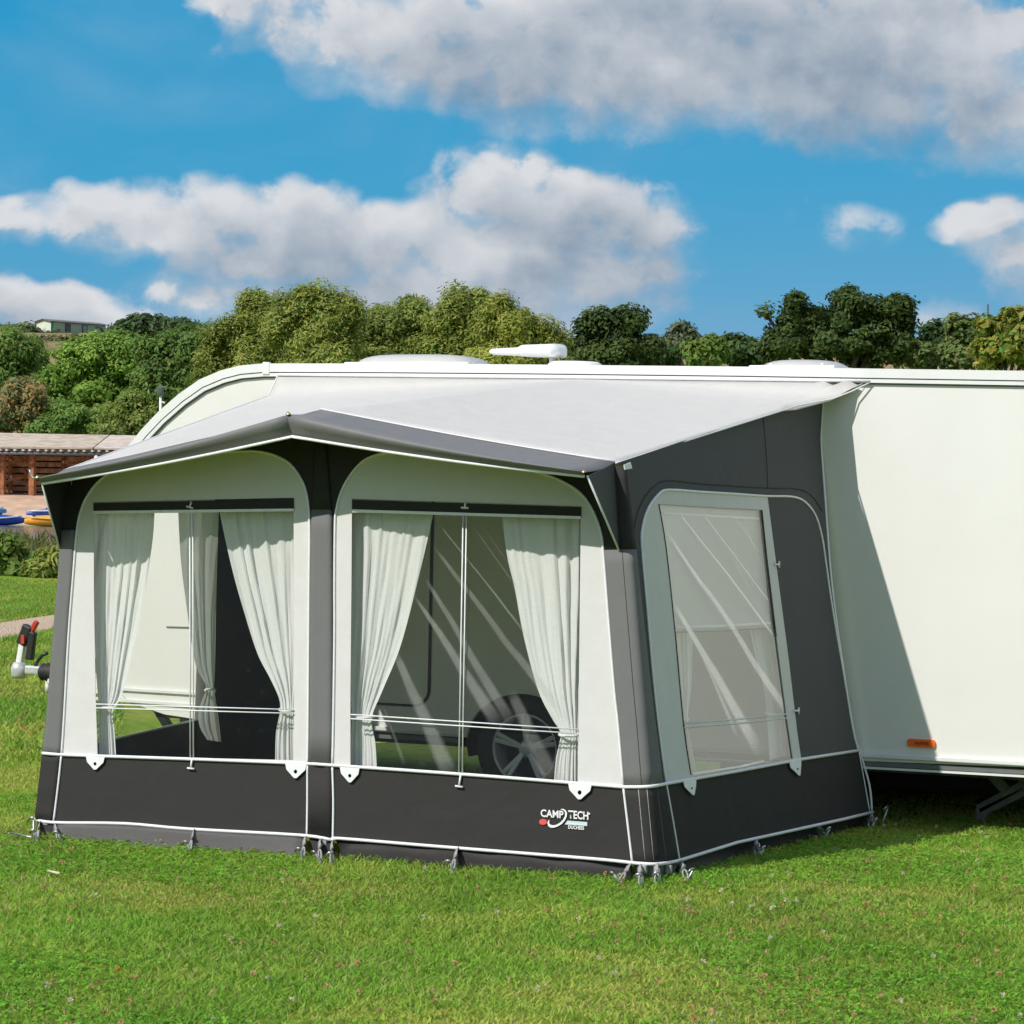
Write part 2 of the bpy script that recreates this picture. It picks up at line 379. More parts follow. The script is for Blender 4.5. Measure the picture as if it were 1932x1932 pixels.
def glass_mat(name, col=(.9, .88, .84), op=.35):
    m_, q, out = newmat(name); tr = q.n('ShaderNodeBsdfTransparent'); tr.inputs[0].default_value = (*col, 1)
    b = principled(q, (*[x * .62 for x in col], 1), .2, 0, .5); mx = q.n('ShaderNodeMixShader'); mx.inputs[0].default_value = op
    q.t.links.new(tr.outputs[0], mx.inputs[1]); q.t.links.new(b.outputs[0], mx.inputs[2]); q.t.links.new(mx.outputs[0], out.inputs[0]); return m_
M_DOME = glass_mat('smoked_rooflight', (.98, .95, .91), .85)
def attr_mat(name, rough=.55, trans=.35, spec=.3, attr='Col'):
    m_, q, out = newmat(name); a = q.n('ShaderNodeAttribute'); a.attribute_name = attr
    b = principled(q, a.outputs[0], rough, 0, spec); tr = q.n('ShaderNodeBsdfTranslucent'); q.t.links.new(a.outputs[0], tr.inputs[0])
    mx = q.n('ShaderNodeMixShader'); mx.inputs[0].default_value = trans
    q.t.links.new(b.outputs[0], mx.inputs[1]); q.t.links.new(tr.outputs[0], mx.inputs[2]); q.t.links.new(mx.outputs[0], out.inputs[0]); return m_
M_LEAF = attr_mat('leaves', .55, .45, .25); M_GRASS = attr_mat('grass_blades', .55, .45, .2)
M_BARK = simple('bark', (.10, .075, .055), .9, var=.4, vscale=8, bump=.6, bscale=14)
M_WOOD = simple('brown_timber', (.30, .12, .05), .8, var=.35, vscale=5, bump=.3, bscale=20)
M_WOOD2 = simple('brown_board', (.46, .27, .17), .85, var=.45, vscale=3, bump=.3, bscale=20)
M_FELT = simple('pale_roof_boarding', (.50, .41, .33), .85, var=.22, vscale=2.2, bump=.3, bscale=10)

# ------------------------------------------------------------------ terrain
def sstep(a, b, x):
    t = np.clip((x - a) / (b - a), 0, 1); return t * t * (3 - 2 * t)
def pond_mask(D, L):
    # 1 inside the pond; it lies on the left beyond the lawn
    e = ((D - 94.0) / 25.0) ** 4 + ((L + 45.0) / 40.0) ** 4
    return e
def terrain(D, L):
    D = np.asarray(D, float); L = np.asarray(L, float)
    z = .08 * sstep(20, 40, D) + .34 * sstep(51, 62, D) + 1.02 * sstep(117, 126, D) + .4 * sstep(126, 140, D)
    z = z + 13.2 * sstep(128, 268, D) * np.clip((D - 128) / 140, 0, 1) ** .2
    z = z + 9.7 * sstep(240, 440, D) + 3 * sstep(440, 900, D)
    z = z + .6 * np.sin(L * .021 + 1.0) * sstep(150, 300, D)
    z = z - 1.1 * (1 - sstep(.80, 1.03, pond_mask(D, L)))
    return z
def to_world(D, L): return EYE[0] + FWD.x * D + RGT.x * L, EYE[1] + FWD.y * D + RGT.y * L
def place(x, D, dz=0.0):
    L = (x - 966) / FPX * D; X, Y = to_world(D, L); return Vector((X, Y, float(terrain(D, L)) + dz)), L
Ds = np.concatenate([np.linspace(-40, 6, 6), np.linspace(8, 60, 30), np.linspace(62, 132, 42), np.linspace(136, 300, 34), np.linspace(310, 480, 22), np.linspace(520, 2600, 14)])
Ls = np.concatenate([np.linspace(-900, -130, 10), np.linspace(-120, 60, 91), np.linspace(66, 900, 14)])
DD, LL = np.meshgrid(Ds, Ls, indexing='ij'); ZZ = terrain(DD, LL); XX, YY = to_world(DD, LL)
gv = np.stack([XX, YY, ZZ], -1).reshape(-1, 3); nD, nL = DD.shape
gf = [(i * nL + j, i * nL + j + 1, (i + 1) * nL + j + 1, (i + 1) * nL + j) for i in range(nD - 1) for j in range(nL - 1)]
me = bpy.data.meshes.new('ground'); me.from_pydata(gv.tolist(), [], gf); me.polygons.foreach_set('use_smooth', [True] * len(gf))
m_, q, out = newmat('lawn_soil'); g = q.n('ShaderNodeTexCoord').outputs['Object']; sp = q.n('ShaderNodeSeparateXYZ'); q.put(sp.inputs[0], g)
n1 = q.noise(g, .55, 5, .6); n2 = q.noise(g, 9, 7, .7); n3 = q.noise(g, 60, 4, .7)
lawn = q.mix(q.ramp(n1, .36, .64), (.19, .32, .030, 1), (.33, .37, .06, 1))
lawn = q.mix(q.m('MULTIPLY', q.ramp(n2, .42, .72), .6), lawn, (.060, .105, .014, 1))
lawn = q.mix(q.m('MULTIPLY', q.ramp(n3, .5, .75), .35), lawn, (.17, .17, .06, 1))
field = q.mix(q.ramp(q.noise(g, .03, 4, .6), .40, .60), (.085, .105, .03, 1), (.33, .22, .13, 1))
dist = q.m('ADD', q.m('MULTIPLY', sp.outputs[0], FWD.x), q.m('MULTIPLY', sp.outputs[1], FWD.y))
col = q.mix(q.ramp(dist, 115, 135), lawn, field)
b = principled(q, col, .95, 0, .1); bp = q.n('ShaderNodeBump'); bp.inputs['Strength'].default_value = .9; bp.inputs['Distance'].default_value = .02
q.put(bp.inputs['Height'], q.m('ADD', n2, n3)); q.t.links.new(bp.outputs[0], b.inputs['Normal']); q.t.links.new(b.outputs[0], out.inputs[0])
tag(link('ground', me, m_), kind='structure')

# gravel path crossing the lawn on the left
pa, pb, pc, pd = at_z(0, 1211, .05), at_z(100, 1193, .05), at_z(0, 1177, .07), at_z(103, 1162.6, .07)
mb = MB(); rows = []
for t in np.linspace(-6, 7, 53):
    a, b_ = pa + (pb - pa) * t, pc + (pd - pc) * t; wob = .12 * math.sin(t * 2.1) + .07 * math.sin(t * 5.3); r_ = []
    for u in np.linspace(0, 1, 6):
        p = a + (b_ - a) * u + FWD * wob; D_ = (p - Vector(EYE)).dot(FWD); L_ = (p - Vector(EYE)).dot(RGT); r_.append((p.x, p.y, float(terrain(D_, L_)) + .012 + .015 * math.sin(u * math.pi)))
    rows.append(r_)
def on_path(P):
    X, Y = P[:, 0], P[:, 1]; sd_ = lambda a, b_: (b_.x - a.x) * (Y - a.y) - (b_.y - a.y) * (X - a.x)
    s1, s2 = sd_(pa, pb), sd_(pc, pd); k1 = (pb.x - pa.x) * (pc.y - pa.y) - (pb.y - pa.y) * (pc.x - pa.x); return (s1 * k1 > 0) & (s2 * k1 < 0)
mb.grid(rows)
m_, q, out = newmat('pink_gravel'); g = q.n('ShaderNodeTexCoord').outputs['Object']
vo = q.n('ShaderNodeTexVoronoi'); vo.inputs['Scale'].default_value = 28; q.put(vo.inputs['Vector'], g)
cc = q.mix(q.noise(g, 40, 4, .7), (.40, .28, .20, 1), (.72, .56, .43, 1)); b = principled(q, cc, .95, 0, .2)
bp = q.n('ShaderNodeBump'); bp.inputs['Strength'].default_value = 1; bp.inputs['Distance'].default_value = .03; q.put(bp.inputs['Height'], vo.outputs[0]); q.t.links.new(bp.outputs[0], b.inputs['Normal'])
q.t.links.new(b.outputs[0], out.inputs[0])
tag(part('gravel_path', mb, m_, recalc=False), kind='structure')

# pond and sandy bank
mb = MB(); ring = []
for a in np.linspace(0, 2 * math.pi, 72, endpoint=False):
    ca, sa = math.cos(a), math.sin(a); k_ = (abs(ca) ** 4 + abs(sa) ** 4) ** -.25
    X, Y = to_world(94 + 25.2 * ca * k_, -45 + 40.3 * sa * k_); ring.append((X, Y, .285))
mb.add(ring, [tuple(range(72))])
m_, q, out = newmat('pond_water'); g = q.n('ShaderNodeTexCoord').outputs['Object']
b = principled(q, (.16, .165, .16, 1), .12, 0, .5); bp = q.n('ShaderNodeBump'); bp.inputs['Strength'].default_value = .35; bp.inputs['Distance'].default_value = .06
q.put(bp.inputs['Height'], q.noise(g, 2.2, 4, .6)); q.t.links.new(bp.outputs[0], b.inputs['Normal']); q.t.links.new(b.outputs[0], out.inputs[0])
tag(part('pond', mb, m_, recalc=False), kind='structure')
mb = MB(); rows = []
for L in np.linspace(-75, -12, 50):
    r_ = []
    for D in np.linspace(116.0, 128.5, 9):
        X, Y = to_world(D + .5 * math.sin(L * .3), L); r_.append((X, Y, max(float(terrain(D, L)), .20) + .05))
    rows.append(r_)
mb.grid(rows)
tag(part('sandy_bank', mb, simple('sand', (.55, .36, .25), .95, var=.2, vscale=.8, bump=.5, bscale=3), recalc=False), kind='structure')

# ------------------------------------------------------------------ caravan
caravan = thing('touring_caravan', 'cream white touring caravan standing behind the awning', 'caravan', (-2.1, 1.1, 0))
CW = 2.2                                   # body width
def wall_pt(x, y): p = at_y(x, y, 0); return (p.x, p.z)
nose = [(-4.30, .38), (-4.55, .40), (-4.80, .46), (-5.02, .62), (-5.13, .90), (-5.16, 1.20), (-5.12, 1.50), (-5.03, 1.78)]
nose += [wall_pt(*p) for p in ((243, 846), (270, 812), (300, 780), (340, 745), (380, 717), (420, 700), (455, 691), (500, 687))]
top = [wall_pt(*p) for p in ((700, 687), (1000, 689), (1400, 693), (1932, 701))]
prof = nose + top + [(1.25, 2.50), (1.34, 2.40), (1.36, 2.2), (1.36, .62), (1.30, .40)]
bot_z = lambda X: .371 + .018 * X * .9 if X > -.2 else .368 - .001 * X
arch_c = (-2.135, .33); arch_r = .36
bottom = [(1.0, .386), (0.0, .367), (-1.0, .367)]
bottom += [(arch_c[0] + arch_r * math.cos(a), max(arch_c[1] + .31 * math.sin(a), .3671)) for a in np.linspace(.12, math.pi - .12, 18)]
bottom += [(-3.0, .370), (-3.8, .374)]
outline = prof + bottom
wall = MB().plate([(X, 0, Z) for X, Z in outline], (), (0, -1, 0), .03)
part('side_wall', wall, M_CARAVAN, caravan)
# far side and skin of roof, nose and tail
far = MB().plate([(X, CW, Z) for X, Z in outline], (), (0, 1, 0), .03); part('far_wall', far, M_CARAVAN, caravan)
rows = []
for (X, Z) in prof:
    r_ = []
    for k, yy in enumerate((.004, .35, 1.1, 1.85, CW - .004)):
        crown = .035 * (1 - ((yy - 1.1) / 1.1) ** 2) if Z > 2.3 else 0
        pull = .14 * (1 - abs((yy - 1.1) / 1.1) ** 3) if X < -4.6 and Z < 2.3 else 0
        r_.append((X - pull, yy, Z - .004 + crown))
    rows.append(r_)
part('roof_skin', MB().grid(rows), M_CTRIM, caravan)
fl = MB().box((-1.7, 1.1, .40), (5.9, 2.08, .05)); part('floor_pan', fl, M_DARK, caravan)
# white edge extrusion that runs over the nose and along the roof
def offset_poly(pts, d):
    o = []
    for i, p in enumerate(pts):
        a = Vector(pts[max(i - 1, 0)]); b = Vector(pts[min(i + 1, len(pts) - 1)]); t = (b - a).normalized(); nrm = Vector((t.y, -t.x))
        o.append((p[0] + nrm.x * d, p[1] + nrm.y * d))
    return o
edge = nose[5:] + top + [(1.25, 2.50)]
def strip(pts, d0, d1, y0, y1):
    a, b = offset_poly(pts, d0), offset_poly(pts, d1); rows = []
    for p, q_ in zip(a, b):
        rows.append([(p[0], y1, p[1]), (p[0], y0, p[1]), (q_[0], y0, q_[1]), (q_[0], y1, q_[1])])
    return MB().grid(rows, False, True)
def dense(pts, n=6):
    o = []
    for a, b in zip(pts[:-1], pts[1:]):
        for k in range(n): t = k / n; o.append((a[0] + (b[0] - a[0]) * t, a[1] + (b[1] - a[1]) * t))
    return o + [pts[-1]]
tr = part('edge_extrusion', strip(edge, -.003, .048, -.022, .01), M_CTRIM, caravan)
part('awning_rail', strip(edge, .055, .075, -.020, .006), M_CTRIM, tr)
part('rail_groove', strip(edge, .049, .055, -.010, .006), M_CGREY, tr)
part('rail_shadow_gap', strip(edge, .076, .084, -.004, .003), M_CGREY, tr)
# joint cover where the curved extrusion meets the straight one
jp = wall_pt(505, 697); part('joint_cover', MB().box((jp[0], -.014, jp[1] + .005), (.05, .026, .075), bev=.006), M_CTRIM, tr)
# lower skirt
sk1 = MB().bar((-3.8, -.012, .392), (-2.52, -.012, .392), .018, .024, bev=.004); sk1.bar((-1.75, -.012, .392), (1.3, -.012, .405), .018, .024, bev=.004)
part('lower_moulding', sk1, M_CTRIM, caravan)
sk2 = MB().bar((-1.75, .02, .345), (1.25, .02, .358), .03, .026); sk2.bar((-3.8, .02, .345), (-2.52, .02, .345), .03, .026); part('side_skirt', sk2, M_CGREY, caravan)
sk3 = MB().bar((-1.75, .012, .322), (1.25, .012, .335), .03, .012); part('skirt_lip', sk3, M_CTRIM, caravan)
# nose mouldings seen through the side window of the awning
for z0, z1, w in ((.545, .535, .02), (.475, .46, .02)):
    part('nose_moulding', MB().bar((-5.08, -.008, z0), (-3.75, -.008, z1), .014, w, bev=.003), M_CTRIM, caravan)
part('nose_seam', MB().bar((-4.55, -.003, .94), (-4.25, -.003, .945), .004, .008), M_CGREY, caravan)
# entrance door: a slightly proud panel with a dark rubber seal
def rrect(x0, x1, z0, z1, r, n=8):
    o = []
    for cx, cz, a0 in ((x1 - r, z0 + r, -90), (x1 - r, z1 - r, 0), (x0 + r, z1 - r, 90), (x0 + r, z0 + r, 180)):
        for k in range(n + 1): a = math.radians(a0 + 90 * k / n); o.append((cx + r * math.cos(a), cz + r * math.sin(a)))
    return o
dx1 = at_y(810, 1200, 0).x; dz0 = at_y(760, 1327, 0).z
door = part('door', MB().plate([(a, -.012, c) for a, c in rrect(dx1 - .62, dx1, dz0, 2.28, .09)], (), (0, -1, 0), .011), M_CARAVAN, caravan)
part('rubber_seal', MB().tube([(a, -.006, c) for a, c in rrect(dx1 - .63, dx1 + .01, dz0 - .01, 2.29, .10)], .0075, 6, closed=True), M_RUBBER, door)
# wheel
wc = Vector((-2.135, .13, .315)); wheel = None
w_t = MB().lathe(wc, (0, -1, 0), [(.20, -.085), (.275, -.095), (.305, -.085), (.315, -.06), (.315, .06), (.305, .085), (.275, .098), (.215, .09), (.20, .075)], 48)
wheel = part('wheel', w_t, M_RUBBER, caravan)
rim = MB().lathe(wc, (0, -1, 0), [(.206, .088), (.200, .092), (.190, .075), (.184, .02), (.184, -.06)], 48); rim.lathe(wc, (0, -1, 0), [(.055, .045), (.05, .062), (.035, .07), (.001, .07)], 24)
for k in range(5):
    a = 2 * math.pi * k / 5 + .3
    for da in (-.10, .10):
        u = Vector((math.cos(a + da), 0, math.sin(a + da))); c0 = Vector((math.cos(a), 0, math.sin(a)))
        rim.bar(wc + c0 * .035 + Vector((0, -.058, 0)), wc + u * .196 + Vector((0, -.080, 0)), .028, .022, up=(0, -1, 0), bev=.005)
part('rim', rim, M_ALLOY, wheel)
dk = MB().lathe(wc, (0, -1, 0), [(.184, -.05), (.001, -.05)], 32); part('brake_drum', dk, M_DARK, wheel)
lin = MB(); rows = []
for a in np.linspace(-.25, math.pi + .25, 24):
    rows.append([(arch_c[0] + .365 * math.cos(a), .028, arch_c[1] + .315 * math.sin(a)), (arch_c[0] + .365 * math.cos(a), .42, arch_c[1] + .315 * math.sin(a))])
part('wheel_arch_liner', lin.grid(rows), M_DARK, caravan)
part('arch_back', MB().box((arch_c[0], .43, .45), (.8, .02, .5)), M_DARK, caravan)
ch = MB()
for yy in (.45, 1.75): ch.bar((-4.7, yy, .33), (1.1, yy, .33), .05, .12)
ch.bar((-2.135, .25, .30), (-2.135, 1.95, .30), .07, .07); part('chassis', ch, M_CHASS, caravan)
def wheel_far():
    return MB().lathe((-2.135, CW - .13, .315), (0, 1, 0), [(.001, .03), (.19, .04), (.2, .08), (.275, .095), (.315, .06), (.315, -.06), (.275, -.09), (.001, -.09)], 32)
part('wheel', wheel_far(), M_RUBBER, caravan)
# corner steadies
def steady(px, foot, y, flip=1):
    s_ = MB(); s_.bar((px, y, .34), (px + .22 * flip, y, .20), .06, .03); s_.bar((px + .22 * flip, y, .20), foot, .055, .028)
    s_.bar((px + .34 * flip, y, .33), (px + .24 * flip, y, .17), .03, .022); s_.box((foot[0], foot[1], .02), (.15, .11, .03), bev=.008)
    s_.tube([(px - .05 * flip, y, .33), (px + .4 * flip, y, .345)], .014, 8); return s_
q_ = lambda x, y: at_y(x, y, .55)
cs_ = MB(); cs_.bar(q_(1858, 1448), q_(1898, 1490), .06, .035, up=(0, 1, 0), bev=.006); cs_.bar(q_(1846, 1527), q_(1935, 1478), .05, .022, up=(0, 1, 0), bev=.004); cs_.bar(q_(1850, 1533), q_(1940, 1490), .05, .022, up=(0, 1, 0), bev=.004)
cs_.bar(q_(1842, 1531), q_(1862, 1534), .09, .02, up=(0, 1, 0)); cs_.bar(q_(1926, 1470), q_(1950, 1500), .05, .03, up=(0, 1, 0), bev=.004); cs_.tube([q_(1880, 1462), q_(1960, 1466)], .014, 8)
part('corner_steady', cs_, M_CHASS, caravan)
part('corner_steady', steady(-4.25, (-4.3, .45, .03), .45, -1), M_CHASS, caravan)
v_ = MB(); v_.bar((-4.78, .25, .44), (-4.52, .25, .10), .05, .045); v_.bar((-4.30, .25, .43), (-4.42, .25, .10), .05, .05); v_.box((-4.47, .25, .05), (.22, .12, .09), bev=.01)
part('jack_bracket', v_, M_CHASS, caravan)
# side marker lamp
mk = at_y(1739, 1402, 0)
lamp = part('side_marker', MB().plate([(a, -.014, c) for a, c in rrect(mk.x - .078, mk.x + .078, mk.z - .021, mk.z + .021, .012, 4)], (), (0, -1, 0), .014), M_ORANGE, caravan)
part('lamp_lens', MB().plate([(a, -.0165, c) for a, c in rrect(mk.x - .038, mk.x + .042, mk.z - .008, mk.z + .008, .006, 4)], (), (0, -1, 0), .003), simple('orange_reflector', (.55, .07, .01), .25), lamp)
part('underfloor_light_block', MB().box((.15, 1.35, .25), (1.9, .9, .26), bev=.03), M_DARK, caravan)  # dark box added to block light beneath the floor
part('far_side_light_block', MB().box((-.2, CW - .03, .20), (3.0, .02, .40)), M_DARK, caravan)  # unseen far-side panel added to keep light from under the caravan
# roof fittings
def roof_z(X): return float(np.interp(X, [p[0] for p in nose[-4:] + top], [p[1] for p in nose[-4:] + top])) + .02
def rooflight(px0, px1, ytop, Y, kind):
    a, b_ = at_y(px0, 690, Y), at_y(px1, 690, Y); c = (a.x + b_.x) / 2; hw = (b_.x - a.x) / 2; zb = roof_z(c); zt = at_y((px0 + px1) / 2, ytop, Y).z
    rows = []
    for t in np.linspace(0, 1, 9):
        r_ = []
        for k in range(40):
            an = 2 * math.pi * k / 40; ex = .55 if kind == 'box' else .9
            cx, sx_ = math.cos(an), math.sin(an); cx = math.copysign(abs(cx) ** ex, cx); sx_ = math.copysign(abs(sx_) ** ex, sx_)
            rr = math.cos(t * math.pi / 2) ** (.5 if kind == 'dome' else .45)
            r_.append((c + hw * cx * rr, Y + .25 * sx_ * rr, zb - .01 + (zt - zb + .01) * math.sin(t * math.pi / 2)))
        rows.append(r_)
    d_ = part('rooflight', MB().grid(rows, True, True), M_DOME, caravan)
    part('rooflight_frame', MB().box((c, Y, zb + .004), (hw * 2.02, .52, .03), bev=.01), M_CTRIM, d_)
    part('rooflight_liner', MB().box((c, Y, zb + .02), (hw * 1.3, .36, .03), bev=.01), M_CTRIM, d_)
rooflight(686, 916, 670, .75, 'box'); rooflight(1441, 1600, 680, .75, 'dome')
a_ = at_y(1085, 690, .7); part('roof_vent', MB().lathe((a_.x, .7, roof_z(a_.x) - .01), (0, 0, 1), [(.17, 0), (.165, .03), (.14, .045), (.001, .05)], 32), M_CTRIM, caravan)
# directional television aerial
ap = at_y(1042, 690, .7); ax, az_ = ap.x, roof_z(ap.x); ah = at_y(1000, 666, .7).z
aer = part('television_aerial', MB().tube([(ax, .7, az_ - .02), (ax, .7, ah)], .02, 12), M_CTRIM, caravan)
rows = []
xl, xr = at_y(927, 662, .7).x, at_y(1062, 662, .7).x
for t in np.linspace(0, 1, 22):
    X = xl + (xr - xl) * t; h = np.interp(t, [0, .02, .40, .50, .96, 1], [.010, .018, .026, .036, .042, .018]); w = np.interp(t, [0, .02, .40, .5, .96, 1], [.03, .05, .06, .11, .12, .06])
    zc = ah + .008 + (.004 if t > .45 else 0)
    rows.append([(X, .7 + w * math.copysign(abs(math.cos(k)) ** .6, math.cos(k)), zc + h * math.copysign(abs(math.sin(k)) ** .6, math.sin(k))) for k in np.linspace(0, 2 * math.pi, 20, endpoint=False)])
hd = MB().grid(rows, True, True); hd.add(rows[0], [tuple(range(20))]); hd.add(rows[-1], [tuple(range(20))])
part('aerial_head', hd, M_CTRIM, aer)
# tow hitch with stabiliser handle, at the middle of the nose
H = lambda x, y: at_y(x, y, 1.1)
hit = MB(); hit.bar(H(50, 1263), H(150, 1271), .055, .058, bev=.012); hit.lathe(H(36, 1264) + Vector((0, 0, -.06)), (0, 0, 1), [(.001, 0), (.045, .004), (.055, .03), (.055, .075), (.04, .11), (.001, .12)], 20)
hitch = part('tow_hitch', hit, simple('hitch_silver', (.62, .62, .63), .35, .4, var=.15, vscale=20), caravan)
part('hitch_arm', MB().bar(H(35, 1262), H(43, 1213), .04, .045, bev=.012), M_CTRIM, hitch)
part('hitch_grip', MB().bar(H(41, 1216), H(55, 1180), .055, .075, bev=.015).bar(H(56, 1245), H(62, 1192), .045, .05, bev=.01), M_BLACKP, hitch)
part('hitch_handle', MB().bar(H(57, 1196), H(70, 1172), .035, .032, bev=.008), M_REDP, hitch)
part('hitch_label', MB().box(H(48, 1206) + Vector((-.0, -.034, 0)), (.028, .006, .06), bev=.002), M_REDP, hitch)
part('hitch_gaiter', MB().lathe(H(84, 1268), (1, 0, 0), [(.04, -.03), (.06, -.01), (.045, .01), (.065, .03), (.05, .05), (.07, .08), (.05, .11)], 16), M_RUBBER, hitch)
part('brake_lever', MB().tube([H(66, 1258), H(72, 1246), H(80, 1236), H(90, 1232)], .012, 8), M_BLACKP, hitch)
af = MB(); af.bar(H(92, 1275), (-4.7, .55, .42), .05, .09); af.bar(H(92, 1275), (-4.7, 1.65, .42), .05, .09); part('drawbar', af, M_CTRIM, hitch)
part('jockey_tube', MB().tube([H(92, 1282), H(91, 1306)], .022, 10), M_CTRIM, hitch)

# ------------------------------------------------------------------ awning: reference surfaces
F_LO, F_HI = Vector((0, -2.73, 0)), Vector((0, -2.52, 1.95))
FN = Vector((1, 0, 0)).cross(F_HI - F_LO).normalized()
if FN.y > 0: FN = -FN
S_A, S_B, S_C = Vector((-.2, -2.73, 0)), Vector((0, -.02, 0)), Vector((-.5, -2.52, 1.95))
SN = (S_B - S_A).cross(S_C - S_A).normalized()
if SN.x < 0: SN = -SN
L_A, L_B, L_C = Vector((-3.63, -2.73, 0)), Vector((-3.70, -.02, 0)), Vector((-3.60, -2.52, 1.95))
LN = (L_B - L_A).cross(L_C - L_A).normalized()
if LN.x > 0: LN = -LN
def FP(x, y, off=0.0): return plane_hit(x, y, F_LO + FN * off, FN)
def SP(x, y, off=0.0):
    p = plane_hit(x, y, S_A + SN * off, SN)
    if p.y > -.012: p = at_y(x, y, -.012)
    return p
def LP(x, y, off=0.0): return plane_hit(x, y, L_A + LN * off, LN)
def fold_marks(fn, ax, rows):
    o = []
    for (x0, y0, x1, y1, w0, w1, st_) in rows:
        a, b_ = fn(x0, y0), fn(x1, y1); o.append((a[ax], a[2], b_[ax], b_[2], w0, w1, st_))
    return o
M_PANE = pane_mat('clear_pvc', .012, [])
M_PANE_R = pane_mat('creased_pvc', .02, fold_marks(FP, 0, [
    (820, 979, 990, 1193, .004, .008, .20), (813, 1026, 1042, 1325, .010, .030, .20), (796, 1083, 962, 1360, .010, .038, .22), (776, 1117, 938, 1362, .008, .046, .26),
    (880, 975, 968, 1100, .002, .004, .14), (742, 1225, 848, 1460, .022, .060, .26), (905, 985, 975, 1085, .002, .003, .10), (960, 1300, 1040, 1470, .03, .06, .16), (722, 1330, 760, 1440, .006, .014, .10)]))
M_PANE_S = pane_mat('milky_pvc', .06, fold_marks(SP, 1, [
    (1272, 952, 1472, 1212, .006, .012, .55), (1320, 958, 1462, 1146, .004, .008, .45), (1252, 992, 1490, 1345, .012, .044, .55), (1268, 1130, 1432, 1410, .018, .075, .60),
    (1310, 1200, 1392, 1385, .012, .034, .40), (1375, 960, 1442, 1050, .002, .004, .3), (1395, 965, 1450, 1090, .002, .004, .25), (1345, 985, 1425, 1125, .002, .004, .25)]), 'y', sheen=.80, gloss=.30)
def curve_px(pts, n=5):
    """smooth polyline through pixel points (Catmull-Rom)"""
    P = [Vector((p[0], p[1])) for p in pts]; o = []
    for i in range(len(P) - 1):
        p0, p1, p2, p3 = P[max(i - 1, 0)], P[i], P[i + 1], P[min(i + 2, len(P) - 1)]
        for k in range(n):
            t = k / n; o.append(.5 * ((2 * p1) + (p2 - p0) * t + (2 * p0 - 5 * p1 + 4 * p2 - p3) * t * t + (3 * p1 - p0 - 3 * p2 + p3) * t ** 3))
    o.append(P[-1]); return [(p.x, p.y) for p in o]
def lerp(a, b, t): return a + (b - a) * t
awn = thing('caravan_awning', 'grey and cream porch awning with curtained windows pitched against the caravan', 'awning', (-1.9, -1.4, 0))
def pipe(fn, pts, r=.006, off=.004, n=4, name='piping', mat=None, parent=None, smooth=True):
    pp = curve_px(pts, n) if smooth else pts
    return part(name, MB().tube([fn(x, y, off) for x, y in pp], r, 8), mat or M_PIPE, parent or awn)

# --- outlines (pixels)
LP_IN = [(141, 1055), (136, 1110), (129, 1202), (121, 1349), (116, 1423)]                     # inner edge of the left post
LARCH = [(116, 1424), (121, 1349), (129, 1202), (136, 1110), (140, 1060), (143, 1020), (147, 986), (153, 962), (162, 940), (182, 912), (212, 890), (259, 874),
         (330, 862), (400, 855), (460, 851), (490, 852), (521, 860), (548, 876), (568, 904), (579, 935), (584, 993), (583, 1100), (582, 1250), (581, 1380), (580, 1441)]
RARCH = [(627, 1443), (629, 1350), (631, 1200), (631, 1100), (632, 989), (635, 959), (645, 925), (662, 895), (685, 870), (715, 857), (760, 853), (840, 862), (920, 874), (980, 884),
         (1025, 894), (1065, 910), (1097, 932), (1119, 964), (1134, 1006), (1139, 1053), (1148, 1168), (1159, 1302), (1166, 1366), (1176, 1485)]
SARCH = [(1257, 1478), (1244, 1380), (1233, 1282), (1220, 1134), (1211, 1033), (1212, 996), (1223, 959), (1243, 932), (1262, 924), (1324, 928), (1390, 932), (1448, 936), (1495, 937),
         (1519, 947), (1539, 973), (1551, 1014), (1558, 1060), (1571, 1151), (1591, 1268), (1610, 1378), (1619, 1415)]
LWIN = [(177, 947), (554, 939), (554, 1434), (184, 1426), (180, 1300), (177, 1114)]
RWIN = [(664, 941), (1096, 955), (1093, 1217), (1090, 1478), (661, 1449), (661, 1300), (663, 1100)]
SWIN = [(1243, 951), (1340, 957), (1438, 962), (1447, 1050), (1465, 1201), (1484, 1349), (1496, 1431), (1400, 1449), (1306, 1467), (1290, 1369), (1274, 1194), (1257, 1033)]
MID = [(80, 1421), (116, 1424), (200, 1427), (380, 1433), (580, 1441), (627, 1444), (900, 1463), (1176, 1485)]
LOW = [(66, 1545), (101, 1552), (235, 1554), (353, 1564), (568, 1576), (628, 1585), (640, 1582), (823, 1597), (1000, 1611), (1136, 1622), (1193, 1628)]
def yline(poly, x): return float(np.interp(x, [p[0] for p in poly], [p[1] for p in poly]))
def fpl(poly, off=0.0): return [FP(x, y, off) for x, y in poly]
def spl(poly, off=0.0): return [SP(x, y, off) for x, y in poly]

# --- roof
pk2 = at_y(605, 775, -2.52); fr = at_y(1160, 874, -2.52); tipR = at_y(1105, 893, -2.9); tipL = at_y(75, 903, -2.9); peak = at_y(548, 784, -2.9)
fl_ = at_y(122, 887, -2.52)
Rb = [at_y(1641, 721, -.02), at_y(1604, 739, -.06), at_y(1568, 753, -.14), at_y(1505, 765, -.42)] + [lerp(at_y(1505, 765, -.42), fr, t) for t in np.linspace(.08, 1, 20)]
Lb = [at_y(525, 709, -.02), at_y(514, 732, -.06), at_y(506, 747, -.14), lerp(at_y(506, 747, -.14), fl_, .12)] + [lerp(lerp(at_y(506, 747, -.14), fl_, .12), fl_, t) for t in np.linspace(.08, 1, 20)]
rb = lerp(Lb[0], Rb[0], .545); Mb = [rb, lerp(rb, pk2, .02), lerp(rb, pk2, .055), lerp(rb, pk2, .16)] + [lerp(lerp(rb, pk2, .16), pk2, t) for t in np.linspace(.08, 1, 20)]
rows = []
